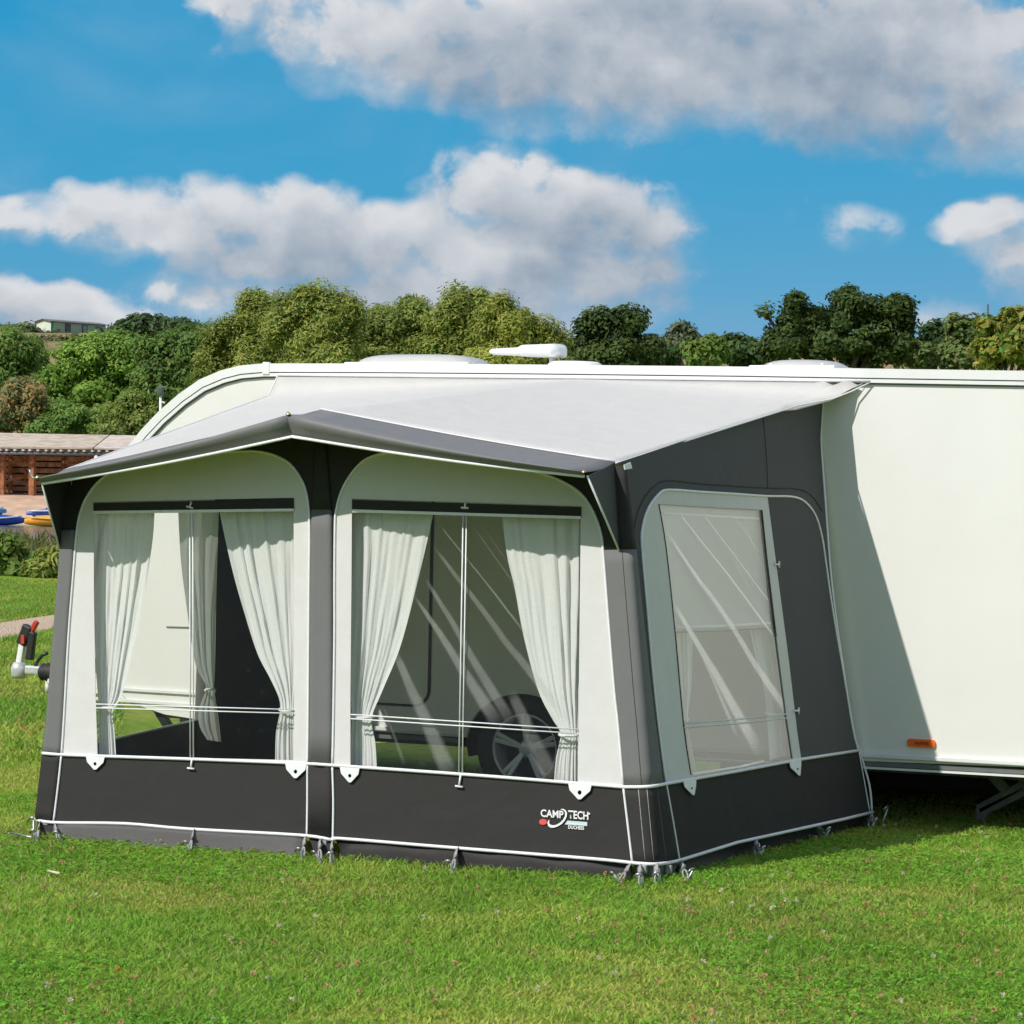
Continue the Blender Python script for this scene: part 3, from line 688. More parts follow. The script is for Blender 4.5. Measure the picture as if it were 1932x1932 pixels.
for i, (l, m0, r_) in enumerate(zip(Lb, Mb, Rb)):
    v = i / (len(Lb) - 1); row = []
    nu = 26
    for k in range(nu + 1):
        t = k / nu; p = lerp(l, m0, t); p.z -= .020 * math.sin(math.pi * t) * math.sin(math.pi * min(v * 1.1, 1)); row.append(p)
    for k in range(1, nu + 1):
        t = k / nu; p = lerp(m0, r_, t); p.z -= .020 * math.sin(math.pi * t) * math.sin(math.pi * min(v * 1.1, 1))
        if t > .82 and v < .2: p.z += .022 * math.sin(t * 70 + i * 1.3) * (t - .82) / .18; p.y -= .02 * math.sin(t * 55 + i)
        row.append(p)
    rows.append(row)
roof = part('roof', MB().grid(rows), M_ROOF, awn)
md = roof.modifiers.new('thickness', 'SOLIDIFY'); md.thickness = .004; md.offset = -1
part('edge_binding', MB().tube([p + Vector((.004, 0, .0)) for p in Rb], .0045, 6), M_PIPE, roof)
part('edge_binding', MB().tube([p + Vector((-.004, 0, .0)) for p in Lb], .0045, 6), M_PIPE, roof)
part('rail_bead', MB().tube([lerp(Lb[0], Rb[0], t) + Vector((0, -.004, .006)) for t in np.linspace(0, 1, 12)], .008, 8), M_PIPE, roof)

# --- canopy along the front, with rolled edge
pip = [at_y(79, 912, -2.885), at_y(552, 823, -2.885), at_y(1103, 898, -2.885)]
def canopy_rows(rear, front, low, n=14):
    rows = []
    for k in range(n + 1):
        t = k / n; a = lerp(rear[0], rear[1], t); b_ = lerp(front[0], front[1], t); c = lerp(low[0], low[1], t)
        sag = math.sin(math.pi * t) * .018; a = a - Vector((0, 0, sag * .6)); b_ = b_ - Vector((0, 0, sag)); c = c - Vector((0, 0, sag * .7))
        row = [a + Vector((0, .012, .004)), a + Vector((0, 0, .006)), lerp(a, b_, .35) + Vector((0, 0, -.006)), lerp(a, b_, .7) + Vector((0, 0, -.002))]
        for s_ in (0, .2, .4, .6, .8, 1):
            p = lerp(b_, c, s_); p += Vector((0, -1, .35)) * .030 * math.sin(math.pi * min(1, .18 + s_ * .95)); row.append(p)
        rows.append(row)
    return rows
can = MB(); can.grid(canopy_rows((fl_, pk2), (tipL, peak), (pip[0], pip[1]))); can.grid(canopy_rows((pk2, fr), (peak, tipR), (pip[1], pip[2])))
canopy = part('canopy', can, M_GREY, awn); md = canopy.modifiers.new('thickness', 'SOLIDIFY'); md.thickness = .003; md.offset = -1
ed = []
for a, b_ in ((pip[0], pip[1]), (pip[1], pip[2])):
    for t in np.linspace(0, 1, 15): ed.append(lerp(a, b_, t) - Vector((0, 0, math.sin(math.pi * t) * .0126 + .002)) + Vector((0, -.002, 0)))
part('piping', MB().tube(ed, .0075, 8), M_PIPE, canopy)
part('piping', MB().tube([lerp(pk2, fr, t) + Vector((0, .0, .010 - .0108 * math.sin(math.pi * t))) for t in np.linspace(0, 1, 15)], .004, 6), M_PIPE, canopy)
for p in (peak, tipR, tipL):
    e_ = MB().lathe(p + Vector((0, -.02, .004)), (0, -.5, 1), [(.005, 0), (.011, .002), (.012, .005), (.007, .007), (.004, .011), (.001, .018)], 16); part('eyelet', e_, M_BRASS, canopy)
part('end_hook', MB().tube([tipL + Vector((0, -.02, 0)), tipL + Vector((-.03, -.02, .005)), tipL + Vector((-.045, -.02, .03)), tipL + Vector((-.05, -.02, .045))], .005, 8), M_STEEL, canopy)
# side gussets of the canopy
gr = [fr + Vector((.0, .0, .0)), tipR + Vector((.01, .0, -.012)), FP(1168, 1037, .012)]
part('gusset', MB().plate(gr, (), (gr[1] - gr[0]).cross(gr[2] - gr[0]), .004), M_SIDE, canopy)
part('piping', MB().tube([gr[1] + Vector((0, -.004, 0)), gr[2] + Vector((0, -.006, 0))], .005, 8), M_PIPE, canopy)
gl = [FP(133, 893, .004), tipL + Vector((.01, .01, -.035)), FP(113, 1034, .010), FP(133, 1034, .004)]
part('gusset', MB().add(gl, [(0, 1, 2), (0, 2, 3)]), M_CHAR, canopy, recalc=False)
part('piping', MB().tube([gl[1], gl[2] + Vector((0, -.006, 0))], .005, 8), M_PIPE, canopy)

# --- front: charcoal frame with two arched openings, cream panels in them
larch, rarch, sarch = curve_px(LARCH, 4), curve_px(RARCH, 4), curve_px(SARCH, 4)
top_l = (128, 905); frame_outer = [FP(116, 1424), FP(121, 1349), FP(129, 1202), FP(136, 1110), FP(139, 1060)] + \
    [FP(128, 1000), FP(128, 903), FP(350, 838), FP(605, 776), FP(880, 824), FP(1130, 868), FP(1143, 1000), FP(1147, 1053), FP(1152, 1168), FP(1162, 1302), FP(1169, 1366), FP(1176, 1485)]
def panel_between(px_list, mat, name, parent, t=.003, off=0.0, holes=()):
    return part(name, MB().plate([FP(x, y, off) for x, y in px_list], [[FP(x, y, off) for x, y in h] for h in holes], FN, t), mat, parent)
# frame pieces: above each arch and between them (no overlap with the cream panels)
iL = max(range(len(larch)), key=lambda i: -larch[i][1]); iR = max(range(len(rarch)), key=lambda i: -rarch[i][1])
left_fr = [p for p in larch if p[0] < 145 or p[1] < 1061]
f1 = [(139, 1060), (116, 1040), (118, 900), (350, 838), (500, 800)] + [p for p in reversed(larch[:iL + 1]) if p[1] < 1060]
panel_between(f1, M_CHAR, 'front_frame', awn)
f2 = [(500, 800), (605, 776), (720, 794)] + list(reversed(rarch[:iR + 1])) + list(reversed(larch[iL:]))
panel_between(f2, M_CHAR, 'front_frame', awn)
f3 = [(720, 794), (880, 824), (1132, 868), (1146, 1000), (1146, 1049)] + [p for p in reversed(rarch[iR:]) if p[1] < 1049]
panel_between(f3, M_CHAR, 'front_frame', awn)
cl = panel_between(larch, M_CREAM, 'front_panel', awn, holes=[LWIN]); cr_ = panel_between(rarch, M_CREAM, 'front_panel', awn, holes=[RWIN])
pipe(FP, LARCH, .0062, .004, 4, parent=cl); pipe(FP, RARCH, .0062, .004, 4, parent=cr_)
# window panes: slightly wavy PVC
def pane(fn, corners, mat, parent, off, amp=.006, nu=14, nv=18, seed=0):
    (a, b_, c, d_) = corners; rows = []
    for i in range(nv + 1):
        v = i / nv; row = []
        for j in range(nu + 1):
            u = j / nu; x = (a[0] * (1 - u) + b_[0] * u) * (1 - v) + (d_[0] * (1 - u) + c[0] * u) * v; y = (a[1] * (1 - u) + b_[1] * u) * (1 - v) + (d_[1] * (1 - u) + c[1] * u) * v
            w_ = math.sin(math.pi * u) * math.sin(math.pi * v) * amp * (math.sin(5 * u + 4 * v + seed) + .6 * math.sin(9 * v - 6 * u + seed * 2))
            row.append(fn(x, y, off + w_))
        rows.append(row)
    return part('window_pane', MB().grid(rows), mat, parent, recalc=False)
pane(FP, ((174, 947), (556, 939), (556, 1436), (181, 1427)), M_PANE, cl, -.006, seed=1)
pane(FP, ((661, 941), (1098, 955), (1092, 1480), (659, 1449)), M_PANE_R, cr_, -.006, seed=2)
# dark bands at the window heads with their white lower hem
def band(px4, px4b, parent):
    b0 = panel_between(px4, M_CHAR, 'window_band', parent, .004, .006); panel_between(px4b, M_PIPE, 'band_hem', b0, .003, .008)
band([(176, 949), (554, 941), (554, 961), (176, 966)], [(176, 964), (554, 959.5), (554, 964.5), (176, 969.5)], cl)
band([(664, 943), (1096, 956.5), (1096, 975), (664, 962)], [(664, 961), (1096, 974), (1096, 979.5), (664, 966.5)], cr_)
# elastic window cords, in pairs
def cord(a, b_, dx, dy, parent, r=.0036):
    for s_ in (-1, 1):
        part('cord', MB().tube([FP(a[0] + dx * s_, a[1] + dy * s_, .009), FP((a[0] + b_[0]) / 2 + dx * s_, (a[1] + b_[1]) / 2 + dy * s_, .012), FP(b_[0] + dx * s_, b_[1] + dy * s_, .009)], r, 6), M_PIPE, parent)
cord((181, 1332), (553, 1342.5), 0, 3.6, cl); cord((361, 970), (362, 1432), 2.9, 0, cl)
cord((662, 1352), (1089, 1380), 0, 4.0, cr_); cord((877, 972), (869, 1462), 3.2, 0, cr_)
def toggle(fn, x0, y0, x1, y1, parent, off=.012):
    a, b_ = fn(x0, y0, off), fn(x1, y1, off); t = MB().tube([a, b_], .005, 8); u = Vector((b_ - a)).normalized().cross(FN).normalized() * .020
    t.tube([b_ - u, b_ + u], .0052, 8); part('toggle', t, M_PIPE, parent)
toggle(FP, 362, 1433, 360, 1450, cl); toggle(FP, 869, 1463, 866, 1484, cr_); toggle(FP, 361, 946, 358, 957, cl); toggle(FP, 878, 947, 877, 958, cr_)
# triangular eyelet tabs under the windows
def tab(fn, pts, nrm, parent, off=.014):
    (x0, y0), (x1, y1), (xt, yt) = pts
    xm, ym = (x0 + x1) / 2, (y0 + y1) / 2; q0 = (lerp(x0, xt, .12), lerp(y0, yt, .42)); q1 = (lerp(x1, xt, .12), lerp(y1, yt, .42))
    out_ = [(x0, y0), (x1, y1), q1, (xt + (x1 - x0) * .06, yt), (xt - (x1 - x0) * .06, yt), q0]
    hc = (lerp(xm, xt, .55), lerp(ym, yt, .55)); rr = (x1 - x0) * .085
    P = [fn(x, y, off) for x, y in out_]; hole = [fn(hc[0] + rr * math.cos(a), hc[1] + 1.15 * abs(rr) * math.sin(a), off) for a in np.linspace(0, 2 * math.pi, 12, endpoint=False)]
    part('eyelet_tab', MB().plate(P, [hole], nrm, .004), M_PIPE, parent)
tab(FP, ((162, 1427), (197, 1429), (179, 1452)), FN, cl); tab(FP, ((538, 1440), (578, 1442), (557, 1468)), FN, cl)
tab(FP, ((641, 1447), (678, 1450), (660, 1476)), FN, cr_); tab(FP, ((1072, 1478), (1116, 1481), (1093, 1508)), FN, cr_)
# lower walls
ll = panel_between([(116, 1424), (200, 1427), (380, 1433), (580, 1441), (580, 1577), (353, 1564), (235, 1554), (101, 1552)], M_CHAR, 'lower_wall', awn)
lr = panel_between([(627, 1444), (900, 1463), (1176, 1485), (1193, 1628), (1136, 1622), (1000, 1611), (823, 1597), (628, 1585)], M_CHAR, 'lower_wall', awn)
pipe(FP, [(116, 1424), (110, 1480), (101, 1552)], .006, .005, parent=ll); pipe(FP, [(580, 1441), (580, 1510), (579, 1577)], .006, .005, parent=ll)
pipe(FP, [(627, 1444), (629, 1510), (628, 1585)], .006, .005, parent=lr); pipe(FP, [(1176, 1485), (1185, 1560), (1193, 1628)], .006, .005, parent=lr)
# post sleeves
def sleeve(name, left, right, bulge, mat, parent, n=9, fl=FP, frr=FP, ctrl=None):
    """cloth sleeve between two edges (pixel polylines of equal length), bulging outward"""
    rows = []
    for (a, b_) in zip(left, right):
        p, r_ = fl(*a, 0.002), frr(*b_, 0.002); row = []
        for k in range(n + 1):
            t = k / n
            if ctrl is None: row.append(lerp(p, r_, t) + FN * (bulge * min(1.0, 3.2 * math.sin(math.pi * t)) ** .8))
            else:
                c = ctrl(p.z, r_.z); row.append(p * (1 - t) ** 3 + c * (3 * t * (1 - t)) + r_ * t ** 3)
        rows.append(row)
    o = part(name, MB().grid(rows), mat, parent, recalc=False); md = o.modifiers.new('thickness', 'SOLIDIFY'); md.thickness = .003; return o
sleeve('post_sleeve', curve_px([(114, 1000), (112, 1050), (109, 1099), (100, 1202), (88, 1349), (80, 1421)], 3), curve_px([(142, 1000), (140, 1055), (136, 1110), (129, 1202), (121, 1349), (116, 1424)], 3), .012, M_POST, awn)
sleeve('post_sleeve', curve_px([(80, 1421), (73, 1485), (66, 1545)], 3), curve_px([(116, 1424), (110, 1480), (101, 1552)], 3), .012, M_CHAR, awn)
sleeve('post_sleeve', [(597, 812), (594, 860), (590, 920), (588, 962)], [(615, 812), (618, 860), (623, 920), (626, 962)], .010, M_CHAR, awn)  # canopy shade on the sleeve top put into a darker cloth colour
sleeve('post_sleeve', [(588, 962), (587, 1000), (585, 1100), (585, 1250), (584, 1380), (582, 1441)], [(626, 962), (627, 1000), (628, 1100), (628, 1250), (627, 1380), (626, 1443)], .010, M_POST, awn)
sleeve('post_sleeve', [(582, 1441), (582, 1510), (581, 1577)], [(626, 1444), (627, 1510), (627, 1585)], .010, M_CHAR, awn)
# stitched seams on the sleeves
for pts, mt in (([(596, 1000), (596, 1250), (596, 1438)], M_CHAR), ([(618, 1000), (618, 1250), (618, 1440)], M_CHAR), ([(597, 1446), (596, 1566)], M_WEB), ([(616, 1447), (615, 1566)], M_WEB),
                ([(94, 1425), (82, 1540)], M_WEB), ([(106, 1425), (96, 1540)], M_WEB)):
    part('sleeve_seam', MB().tube([FP(x, y, .0118 + (.002 if x < 120 else 0)) for x, y in pts], .0016 if mt is M_CHAR else .0018, 5), mt, awn)
# right corner: plane intersection gives the corner edge
dirc = FN.cross(SN).normalized()
if dirc.z < 0: dirc = -dirc
A_ = np.array([list(FN), list(SN), [0, 0, 1]]); 
def corner_at(z):
    p = np.linalg.solve(A_, np.array([FN.dot(F_LO), SN.dot(S_A), z])); return Vector(p)
ctl = lambda z0, z1: corner_at((z0 + z1) / 2) + (FN + SN) * .012
def resamp(poly, n):
    P = [Vector((*p, 0)) for p in poly]; L_ = [0]
    for a, b_ in zip(P[:-1], P[1:]): L_.append(L_[-1] + (b_ - a).length)
    return [(float(np.interp(t * L_[-1], L_, [p.x for p in P])), float(np.interp(t * L_[-1], L_, [p.y for p in P]))) for t in np.linspace(0, 1, n)]
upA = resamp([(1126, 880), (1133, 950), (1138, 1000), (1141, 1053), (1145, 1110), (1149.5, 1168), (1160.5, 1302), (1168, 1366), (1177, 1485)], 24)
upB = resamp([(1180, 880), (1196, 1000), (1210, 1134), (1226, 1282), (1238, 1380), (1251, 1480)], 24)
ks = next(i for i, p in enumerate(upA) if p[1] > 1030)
sleeve('corner_sleeve', upA[:ks + 1], upB[:ks + 1], 0, M_CHAR, awn, 18, FP, SP, ctl); sleeve('corner_sleeve', upA[ks:], upB[ks:], 0, M_POST, awn, 18, FP, SP, ctl)  # upper piece darker: shade under the canopy put into the colour
sleeve('corner_sleeve', resamp([(1178, 1485), (1186, 1560), (1193, 1628)], 8), resamp([(1257, 1478), (1270, 1550), (1283, 1623)], 8), 0, M_CHAR, awn, 18, FP, SP, ctl)
def corner_line(pa, pb, t, out_=.003):
    p, r_ = FP(*pa, .002), SP(*pb, .002); c = ctl(p.z, r_.z); return p * (1 - t) ** 3 + c * (3 * t * (1 - t)) + r_ * t ** 3 + (FN * (1 - t) + SN * t) * out_
for t, mt in ((.22, M_WEB), (.42, M_WEB), (.74, M_CGREY)):
    part('sleeve_seam', MB().tube([corner_line(a, b_, t) for a, b_ in zip(resamp([(1178, 1488), (1192, 1620)], 6), resamp([(1257, 1482), (1282, 1616)], 6))], .002, 5), mt, awn)
part('sleeve_seam', MB().tube([corner_line(a, b_, .30) for a, b_ in zip(upA[5:], upB[5:])], .002, 5), M_CHAR, awn)
# horizontal trims: along front, round the corner, along the side
def trim(front, corner_a, corner_b, side, r):
    pts = [FP(x, y, .006 + .017 * (math.sin(math.pi * min(max((x - 72) / 42, 0), 1)) ** .7 + math.sin(math.pi * min(max((x - 581) / 47, 0), 1)) ** .7)) for x, y in front] + [corner_line(corner_a, corner_b, t, .006) for t in np.linspace(.08, .92, 9)] + [SP(x, y, .006) for x, y in side]
    return part('horizontal_trim', MB().tube(pts, r, 8), M_PIPE, awn)
trim(curve_px(MID, 4), (1178, 1485), (1257, 1478), [(1262, 1477.5), (1391, 1455), (1509, 1433), (1619, 1416)], .0085)
trim(curve_px(LOW, 4), (1193, 1628), (1283, 1623), [(1288, 1621.5), (1391, 1589.5), (1526, 1560), (1590, 1546), (1647, 1532)], .0085)

# --- right side wall
rear_px = [(1553, 757), (1549, 825), (1556, 932), (1569, 1100), (1590, 1255), (1610, 1380), (1620, 1416)]
roofline = [(1170, 872), (1250, 845), (1340, 815), (1440, 784), (1500, 764), (1553, 755)]
def split_frame():
    iS = max(range(len(sarch)), key=lambda i: -sarch[i][1])
    a = [(1251, 1480), (1238, 1380), (1226, 1282), (1210, 1134), (1196, 1000), (1180, 880)] + roofline[:3] + list(reversed(sarch[:iS + 1]))
    b_ = roofline[2:] + rear_px[1:] + list(reversed(sarch[iS:]))
    return a, b_
fa, fb = split_frame()
part('side_frame', MB().plate(spl(fa), (), SN, .003), M_SIDE, awn); sfb = part('side_frame', MB().plate(spl(fb), (), SN, .003), M_SIDE, awn)
split = [(1450, 938), (1467, 1083), (1489, 1251), (1504, 1380), (1512, 1434)]
ia = min(range(len(sarch)), key=lambda i: abs(sarch[i][0] - 1450) + (0 if sarch[i][1] < 1000 else 999))
creamS = sarch[:ia + 1] + split[1:] + [(1400, 1453), (1320, 1467)]; stripS = split[::-1][:-1] + sarch[ia:] + [(1560, 1425)]
csd = part('side_panel', MB().plate(spl(creamS), [spl(SWIN)], SN, .003), M_CREAM, awn)
part('door_strip', MB().plate(spl(stripS), (), SN, .003), M_SIDE, awn)
pipe(SP, SARCH, .006, .004, 3, parent=csd)
pane(SP, ((1240, 949), (1440, 961), (1500, 1433), (1304, 1470)), M_PANE_S, csd, -.006, .008, seed=4)
pipe(SP, [(1553, 757), (1549, 825), (1556, 932), (1569, 1100), (1590, 1255), (1610, 1380), (1621, 1416), (1640, 1480), (1645, 1531)], .006, .004, parent=sfb)
pipe(SP, [(1440, 786), (1446, 860), (1449, 922)], .0015, .003, mat=M_CHAR, name='panel_seam', parent=sfb)
pipe(SP, [(1205, 1134), (1196, 1033), (1198, 990), (1210, 950), (1235, 917), (1262, 907), (1324, 913), (1448, 921), (1500, 922), (1530, 934), (1552, 965)], .0018, .003, mat=M_CHAR, name='arch_seam', parent=sfb)
ls = part('lower_wall', MB().plate(spl([(1257, 1478), (1391, 1455), (1509, 1433), (1619, 1416), (1634, 1480), (1645, 1532), (1526, 1560), (1391, 1589.5), (1283, 1623)]), (), SN, .003), M_CHAR, awn)
pipe(SP, [(1257, 1478), (1270, 1550), (1282, 1622)], .005, .006, parent=ls); pipe(SP, [(1620, 1416), (1630, 1470), (1641, 1532)], .0035, .006, parent=ls)
tab(SP, ((1290, 1474), (1314, 1470), (1309, 1500)), SN, csd); tab(SP, ((1490, 1438), (1512, 1434), (1509, 1463)), SN, csd)
for (x0, y0, x1, y1) in ((1462, 1065, 1470, 1065), (1498, 1341, 1507, 1341)):
    a, b_ = SP(x0, y0, .01), SP(x1, y1, .01); t = MB().tube([a, b_], .005, 8); t.tube([b_ + Vector((0, 0, .017)), b_ - Vector((0, 0, .017))], .0055, 8); part('toggle', t, M_PIPE, csd)
for s_ in (-1, 1):
    part('cord', MB().tube([SP(1291, 1369 + 4 * s_, .008), SP(1390, 1361 + 4 * s_, .010), SP(1485, 1351 + 4 * s_, .008)], .0036, 6), M_PIPE, csd)
part('cord', MB().tube([SP(1308, 1460, -.012), SP(1400, 1446, -.012), SP(1440, 1436, -.012)], .006, 6), M_PIPE, csd)
pl_ = [(1178, 877), (1190, 872), (1193, 884), (1180, 886)]
part('corner_tape', MB().plate([SP(x, y, .02) for x, y in pl_], (), SN, .006), M_PIPE, awn)
pipe(SP, [(1243, 951), (1257, 1033), (1274, 1194), (1290, 1369), (1304, 1462)], .0028, .002, 3, 'window_shadow_line', M_CHAR, csd); pipe(SP, [(1438, 962), (1447, 1050), (1465, 1201)], .0022, .002, 3, 'window_shadow_line', M_CHAR, csd)  # shadow gap along the window edge drawn as thin dark tubes
# blind inside the side window
bl = MB(); rows = []
for i in range(15):
    v = i / 14; row = []
    for j in range(15):
        u = j / 14; x = lerp(lerp(1246, 1437, u), lerp(1275, 1464, u), v); y = lerp(lerp(955, 966, u), lerp(1193, 1184, u), v)
        row.append(SP(x, y, -.030 + .006 * math.sin(3 * u + 4 * v)))
    rows.append(row)
blind = part('window_blind', bl.grid(rows), M_BLIND, csd, recalc=False)
part('blind_hem', MB().tube([SP(1275, 1193, -.020), SP(1370, 1190, -.020), SP(1464, 1184, -.020)], .004, 8), M_CHAR, blind)
part('blind_hem', MB().tube([SP(1275, 1184, -.024), SP(1370, 1181, -.024), SP(1464, 1175, -.024)], .009, 8), M_CURT, blind)
part('blind_rail', MB().tube([SP(1250, 968, -.024), SP(1345, 974, -.024), SP(1437, 979, -.024)], .007, 8), M_PIPE, blind)

# --- left side wall (its inside shows through the left front window)
def lq(y, z):   # point on the left wall by depth and height
    p = Vector(L_A); k = (LN.x * L_A.x + LN.y * (L_A.y - y) + LN.z * (L_A.z - z)) / LN.x; return Vector((k, y, z))
zt = lambda y: 1.87 + (2.36 - 1.87) * (y + 2.52) / 2.52
yw0, yw1, ystr = -2.42, LP(372, 1200).y, LP(396, 1200).y
_a, _b = LP(222, 1394), LP(372, 1359); zl = lambda y: _a.z + (_b.z - _a.z) * (y - _a.y) / (_b.y - _a.y)
part('lower_wall', MB().plate([lq(-2.72, .03), lq(-.02, .03), lq(-.02, zl(0)), lq(-2.66, zl(-2.66))], (), LN, .003), M_CHAR, awn)
fr_l = MB().plate([lq(-2.66, zl(-2.66)), lq(ystr, zl(ystr)), lq(ystr, zt(ystr)), lq(-2.53, zt(-2.52))], [[lq(yw0, zl(yw0) + .01), lq(yw1, zl(yw1) + .01), lq(yw1, 1.72), lq(yw0, 1.66)]], LN, .003)
lsd = part('side_panel', fr_l, M_CREAM, awn)
part('door_strip', MB().plate([lq(ystr, zl(ystr)), lq(-.02, zl(0)), lq(-.02, zt(0)), lq(ystr, zt(ystr))], (), LN, .003), M_CHAR, awn)
rows = [[lq(lerp(yw0, yw1, u), lerp(zl(-2) + .01, 1.70, v)) for u in np.linspace(0, 1, 8)] for v in np.linspace(0, 1, 8)]
part('window_pane', MB().grid(rows), M_PANE, lsd, recalc=False)

# --- mud skirt between the lower trim and the ground
def skirt(top_px, bot_px, fn, nrm, mat, bow=.0):
    rows = []
    n = 24; tp, bt = resamp(top_px, n), resamp(bot_px, n)
    for a, b_ in zip(tp, bt):
        p = fn(*a, -.006); r_ = at_z(b_[0], b_[1], -.01); row = [lerp(p, r_, t) + nrm * (bow * math.sin(math.pi * t) * (1 + .25 * math.sin(a[0] * .05))) for t in np.linspace(0, 1, 6)]; rows.append(row)
    o = part('mud_skirt', MB().grid(rows), mat, awn, recalc=False); md = o.modifiers.new('thickness', 'SOLIDIFY'); md.thickness = .003; return o
M_SKIRT = fabric('lit_skirt_vinyl', (.115, .11, .105), .42, 0, .3, spec=.5); M_SKIRT2 = fabric('shaded_skirt_vinyl', (.032, .030, .029), .6, 0, .3, spec=.2)  # same vinyl twice: sky-lit left and shaded rest put into the colours
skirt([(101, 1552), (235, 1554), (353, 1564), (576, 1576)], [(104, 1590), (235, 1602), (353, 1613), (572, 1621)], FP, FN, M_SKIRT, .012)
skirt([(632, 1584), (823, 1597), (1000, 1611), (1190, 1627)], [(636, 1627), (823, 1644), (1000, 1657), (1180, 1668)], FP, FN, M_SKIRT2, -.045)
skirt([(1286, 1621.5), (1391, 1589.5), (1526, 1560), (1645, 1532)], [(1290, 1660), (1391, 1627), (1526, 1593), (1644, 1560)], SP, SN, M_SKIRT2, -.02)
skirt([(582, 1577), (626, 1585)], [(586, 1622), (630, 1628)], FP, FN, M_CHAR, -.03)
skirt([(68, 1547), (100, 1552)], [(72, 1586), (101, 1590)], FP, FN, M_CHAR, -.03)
cs = []
for a, b_, c, d_ in zip(resamp([(1194, 1629), (1197, 1664)], 4), resamp([(1282, 1624), (1284, 1660)], 4), range(4), range(4)):
    cs.append([corner_line(a, b_, t, -.01 - .03 * c / 3) for t in np.linspace(0, 1, 10)])
part('mud_skirt', MB().grid(cs), M_GREY, awn, recalc=False)

# --- webbing straps with rubber ladders; steel pegs are things of their own
def strap(p0, p1, parent=awn, seed=0):
    """short webbing, tri-glide buckle and an elongated ladder ring pulled down to the peg"""
    p0, p1 = Vector(p0), Vector(p1); d_ = (p1 - p0); L_ = d_.length; u = d_.normalized(); side = u.cross(FN).normalized()
    web = MB(); rows = [[p0 + u * (L_ * .42 * t) + side * (.014 * s_) + FN * (.004 + .006 * math.sin(3 * t)) for s_ in (-1, 1)] for t in np.linspace(0, 1, 5)]; web.grid(rows)
    w_ = part('strap', web, M_WEB, parent, recalc=False); w_.modifiers.new('thickness', 'SOLIDIFY').thickness = .003
    c = p0 + u * (L_ * .42) + FN * .010
    part('buckle', MB().box(c, (.044, .014, .034), (side, FN, u), .005), M_STEEL, w_)
    r0, r1 = p0 + u * (L_ * .48) + FN * .010, p1 + FN * .008; loop = []
    for a in np.linspace(0, 2 * math.pi, 18, endpoint=False):
        m0 = lerp(r0, r1, .5 - .5 * math.cos(a)); loop.append(m0 + side * (.014 * math.sin(a)))
    part('ladder_ring', MB().tube(loop, .0048, 6, closed=True), M_WEB, w_)
PEG_N = 0
def peg(p, lean, label, h=.055, head=True):
    p = Vector(p); d_ = Vector(lean).normalized(); tip = p - d_ * .09; topp = p + d_ * h
    o = thing('steel_peg', label, 'tent peg', (p.x, p.y, 0), 'steel pegs holding the awning down')
    part('shank', MB().tube([tip, topp], .0058, 8), M_STEEL, o)
    sd = d_.cross(Vector((0, 0, 1))); sd = sd.normalized() if sd.length > .01 else Vector((1, 0, 0))
    if head: part('hook', MB().tube([topp, topp + d_ * .012 + sd * .006, topp + d_ * .010 + sd * .022, topp - d_ * .010 + sd * .034], .0058, 8), M_STEEL, o)
    return o
LEAN = Vector((-.05, -.55, 1))
def st(fn, x0, y0, gx, gy, lab, lean=LEAN):
    p0 = fn(x0, y0, .004); g0 = at_z(gx, gy, .012); strap(p0, g0); peg(g0, lean, lab)
st(FP, 103, 1556, 116, 1590, 'steel peg in the grass under the left front post of the awning')
st(FP, 75, 1552, 72, 1587, 'steel peg at the outermost left foot of the awning')
st(FP, 365, 1567, 360, 1609, 'steel peg midway along the left half of the front skirt')
st(FP, 575, 1579, 573, 1622, 'steel peg on the left side of the centre post foot')
st(FP, 626, 1588, 628, 1629, 'steel peg on the right side of the centre post foot', Vector((.3, -.5, 1)))
st(FP, 603, 1584, 606, 1627, 'steel peg in front of the centre post foot', Vector((-.4, -.6, 1)))
st(FP, 862, 1601, 855, 1646, 'steel peg midway along the right half of the front skirt')
st(FP, 1188, 1630, 1170, 1667, 'steel peg nearest the front, left of the right corner foot', Vector((-.5, -.6, 1)))
st(FP, 1206, 1632, 1212, 1672, 'steel peg in front of the right corner foot', Vector((.1, -.5, 1)))
st(SP, 1238, 1631, 1242, 1668, 'steel peg directly under the tip of the right corner', Vector((.3, -.4, 1)))
st(SP, 1284, 1625, 1298, 1660, 'steel peg to the right of the right corner foot', Vector((.6, -.2, 1)))
st(SP, 1425, 1584, 1432, 1617, 'steel peg in shade halfway along the right side skirt', Vector((.6, -.1, 1)))
st(SP, 1542, 1558, 1556, 1580, 'steel peg in shade towards the back of the right side skirt', Vector((.6, -.1, 1)))
st(SP, 1643, 1534, 1644, 1562, 'steel peg in shade beside the caravan at the back right corner', Vector((.5, .1, 1)))
peg(at_z(1664, 1556, .01), (.35, -.1, 1), 'tall plastic topped peg standing in shade behind the right side wall', .10)
peg(at_z(64, 1588, .01), (0, -.05, 1), 'upright steel peg standing clear of the left corner', .11)
o = thing('steel_peg', 'loose steel peg lying flat on the grass left of the awning', 'tent peg', at_z(42, 1578, 0), 'steel pegs holding the awning down')
a, b_ = at_z(28, 1573, .035), at_z(60, 1580, .035); part('shank', MB().tube([a, b_], .005, 8), M_STEEL, o); part('hook', MB().tube([a, a + Vector((-.02, -.01, .004)), a + Vector((-.018, -.03, .002))], .005, 8), M_STEEL, o)
# clips on the awning feet
for x, y in ((86, 1560), (110, 1563), (612, 1590), (1215, 1640), (1262, 1640)):
    fn = FP if x < 1230 else SP
    part('foot_clip', MB().box(fn(x, y, .012), (.03, .02, .04), (Vector((1, 0, 0)), FN, Vector((0, 0, 1))), .006), M_WEB, awn)

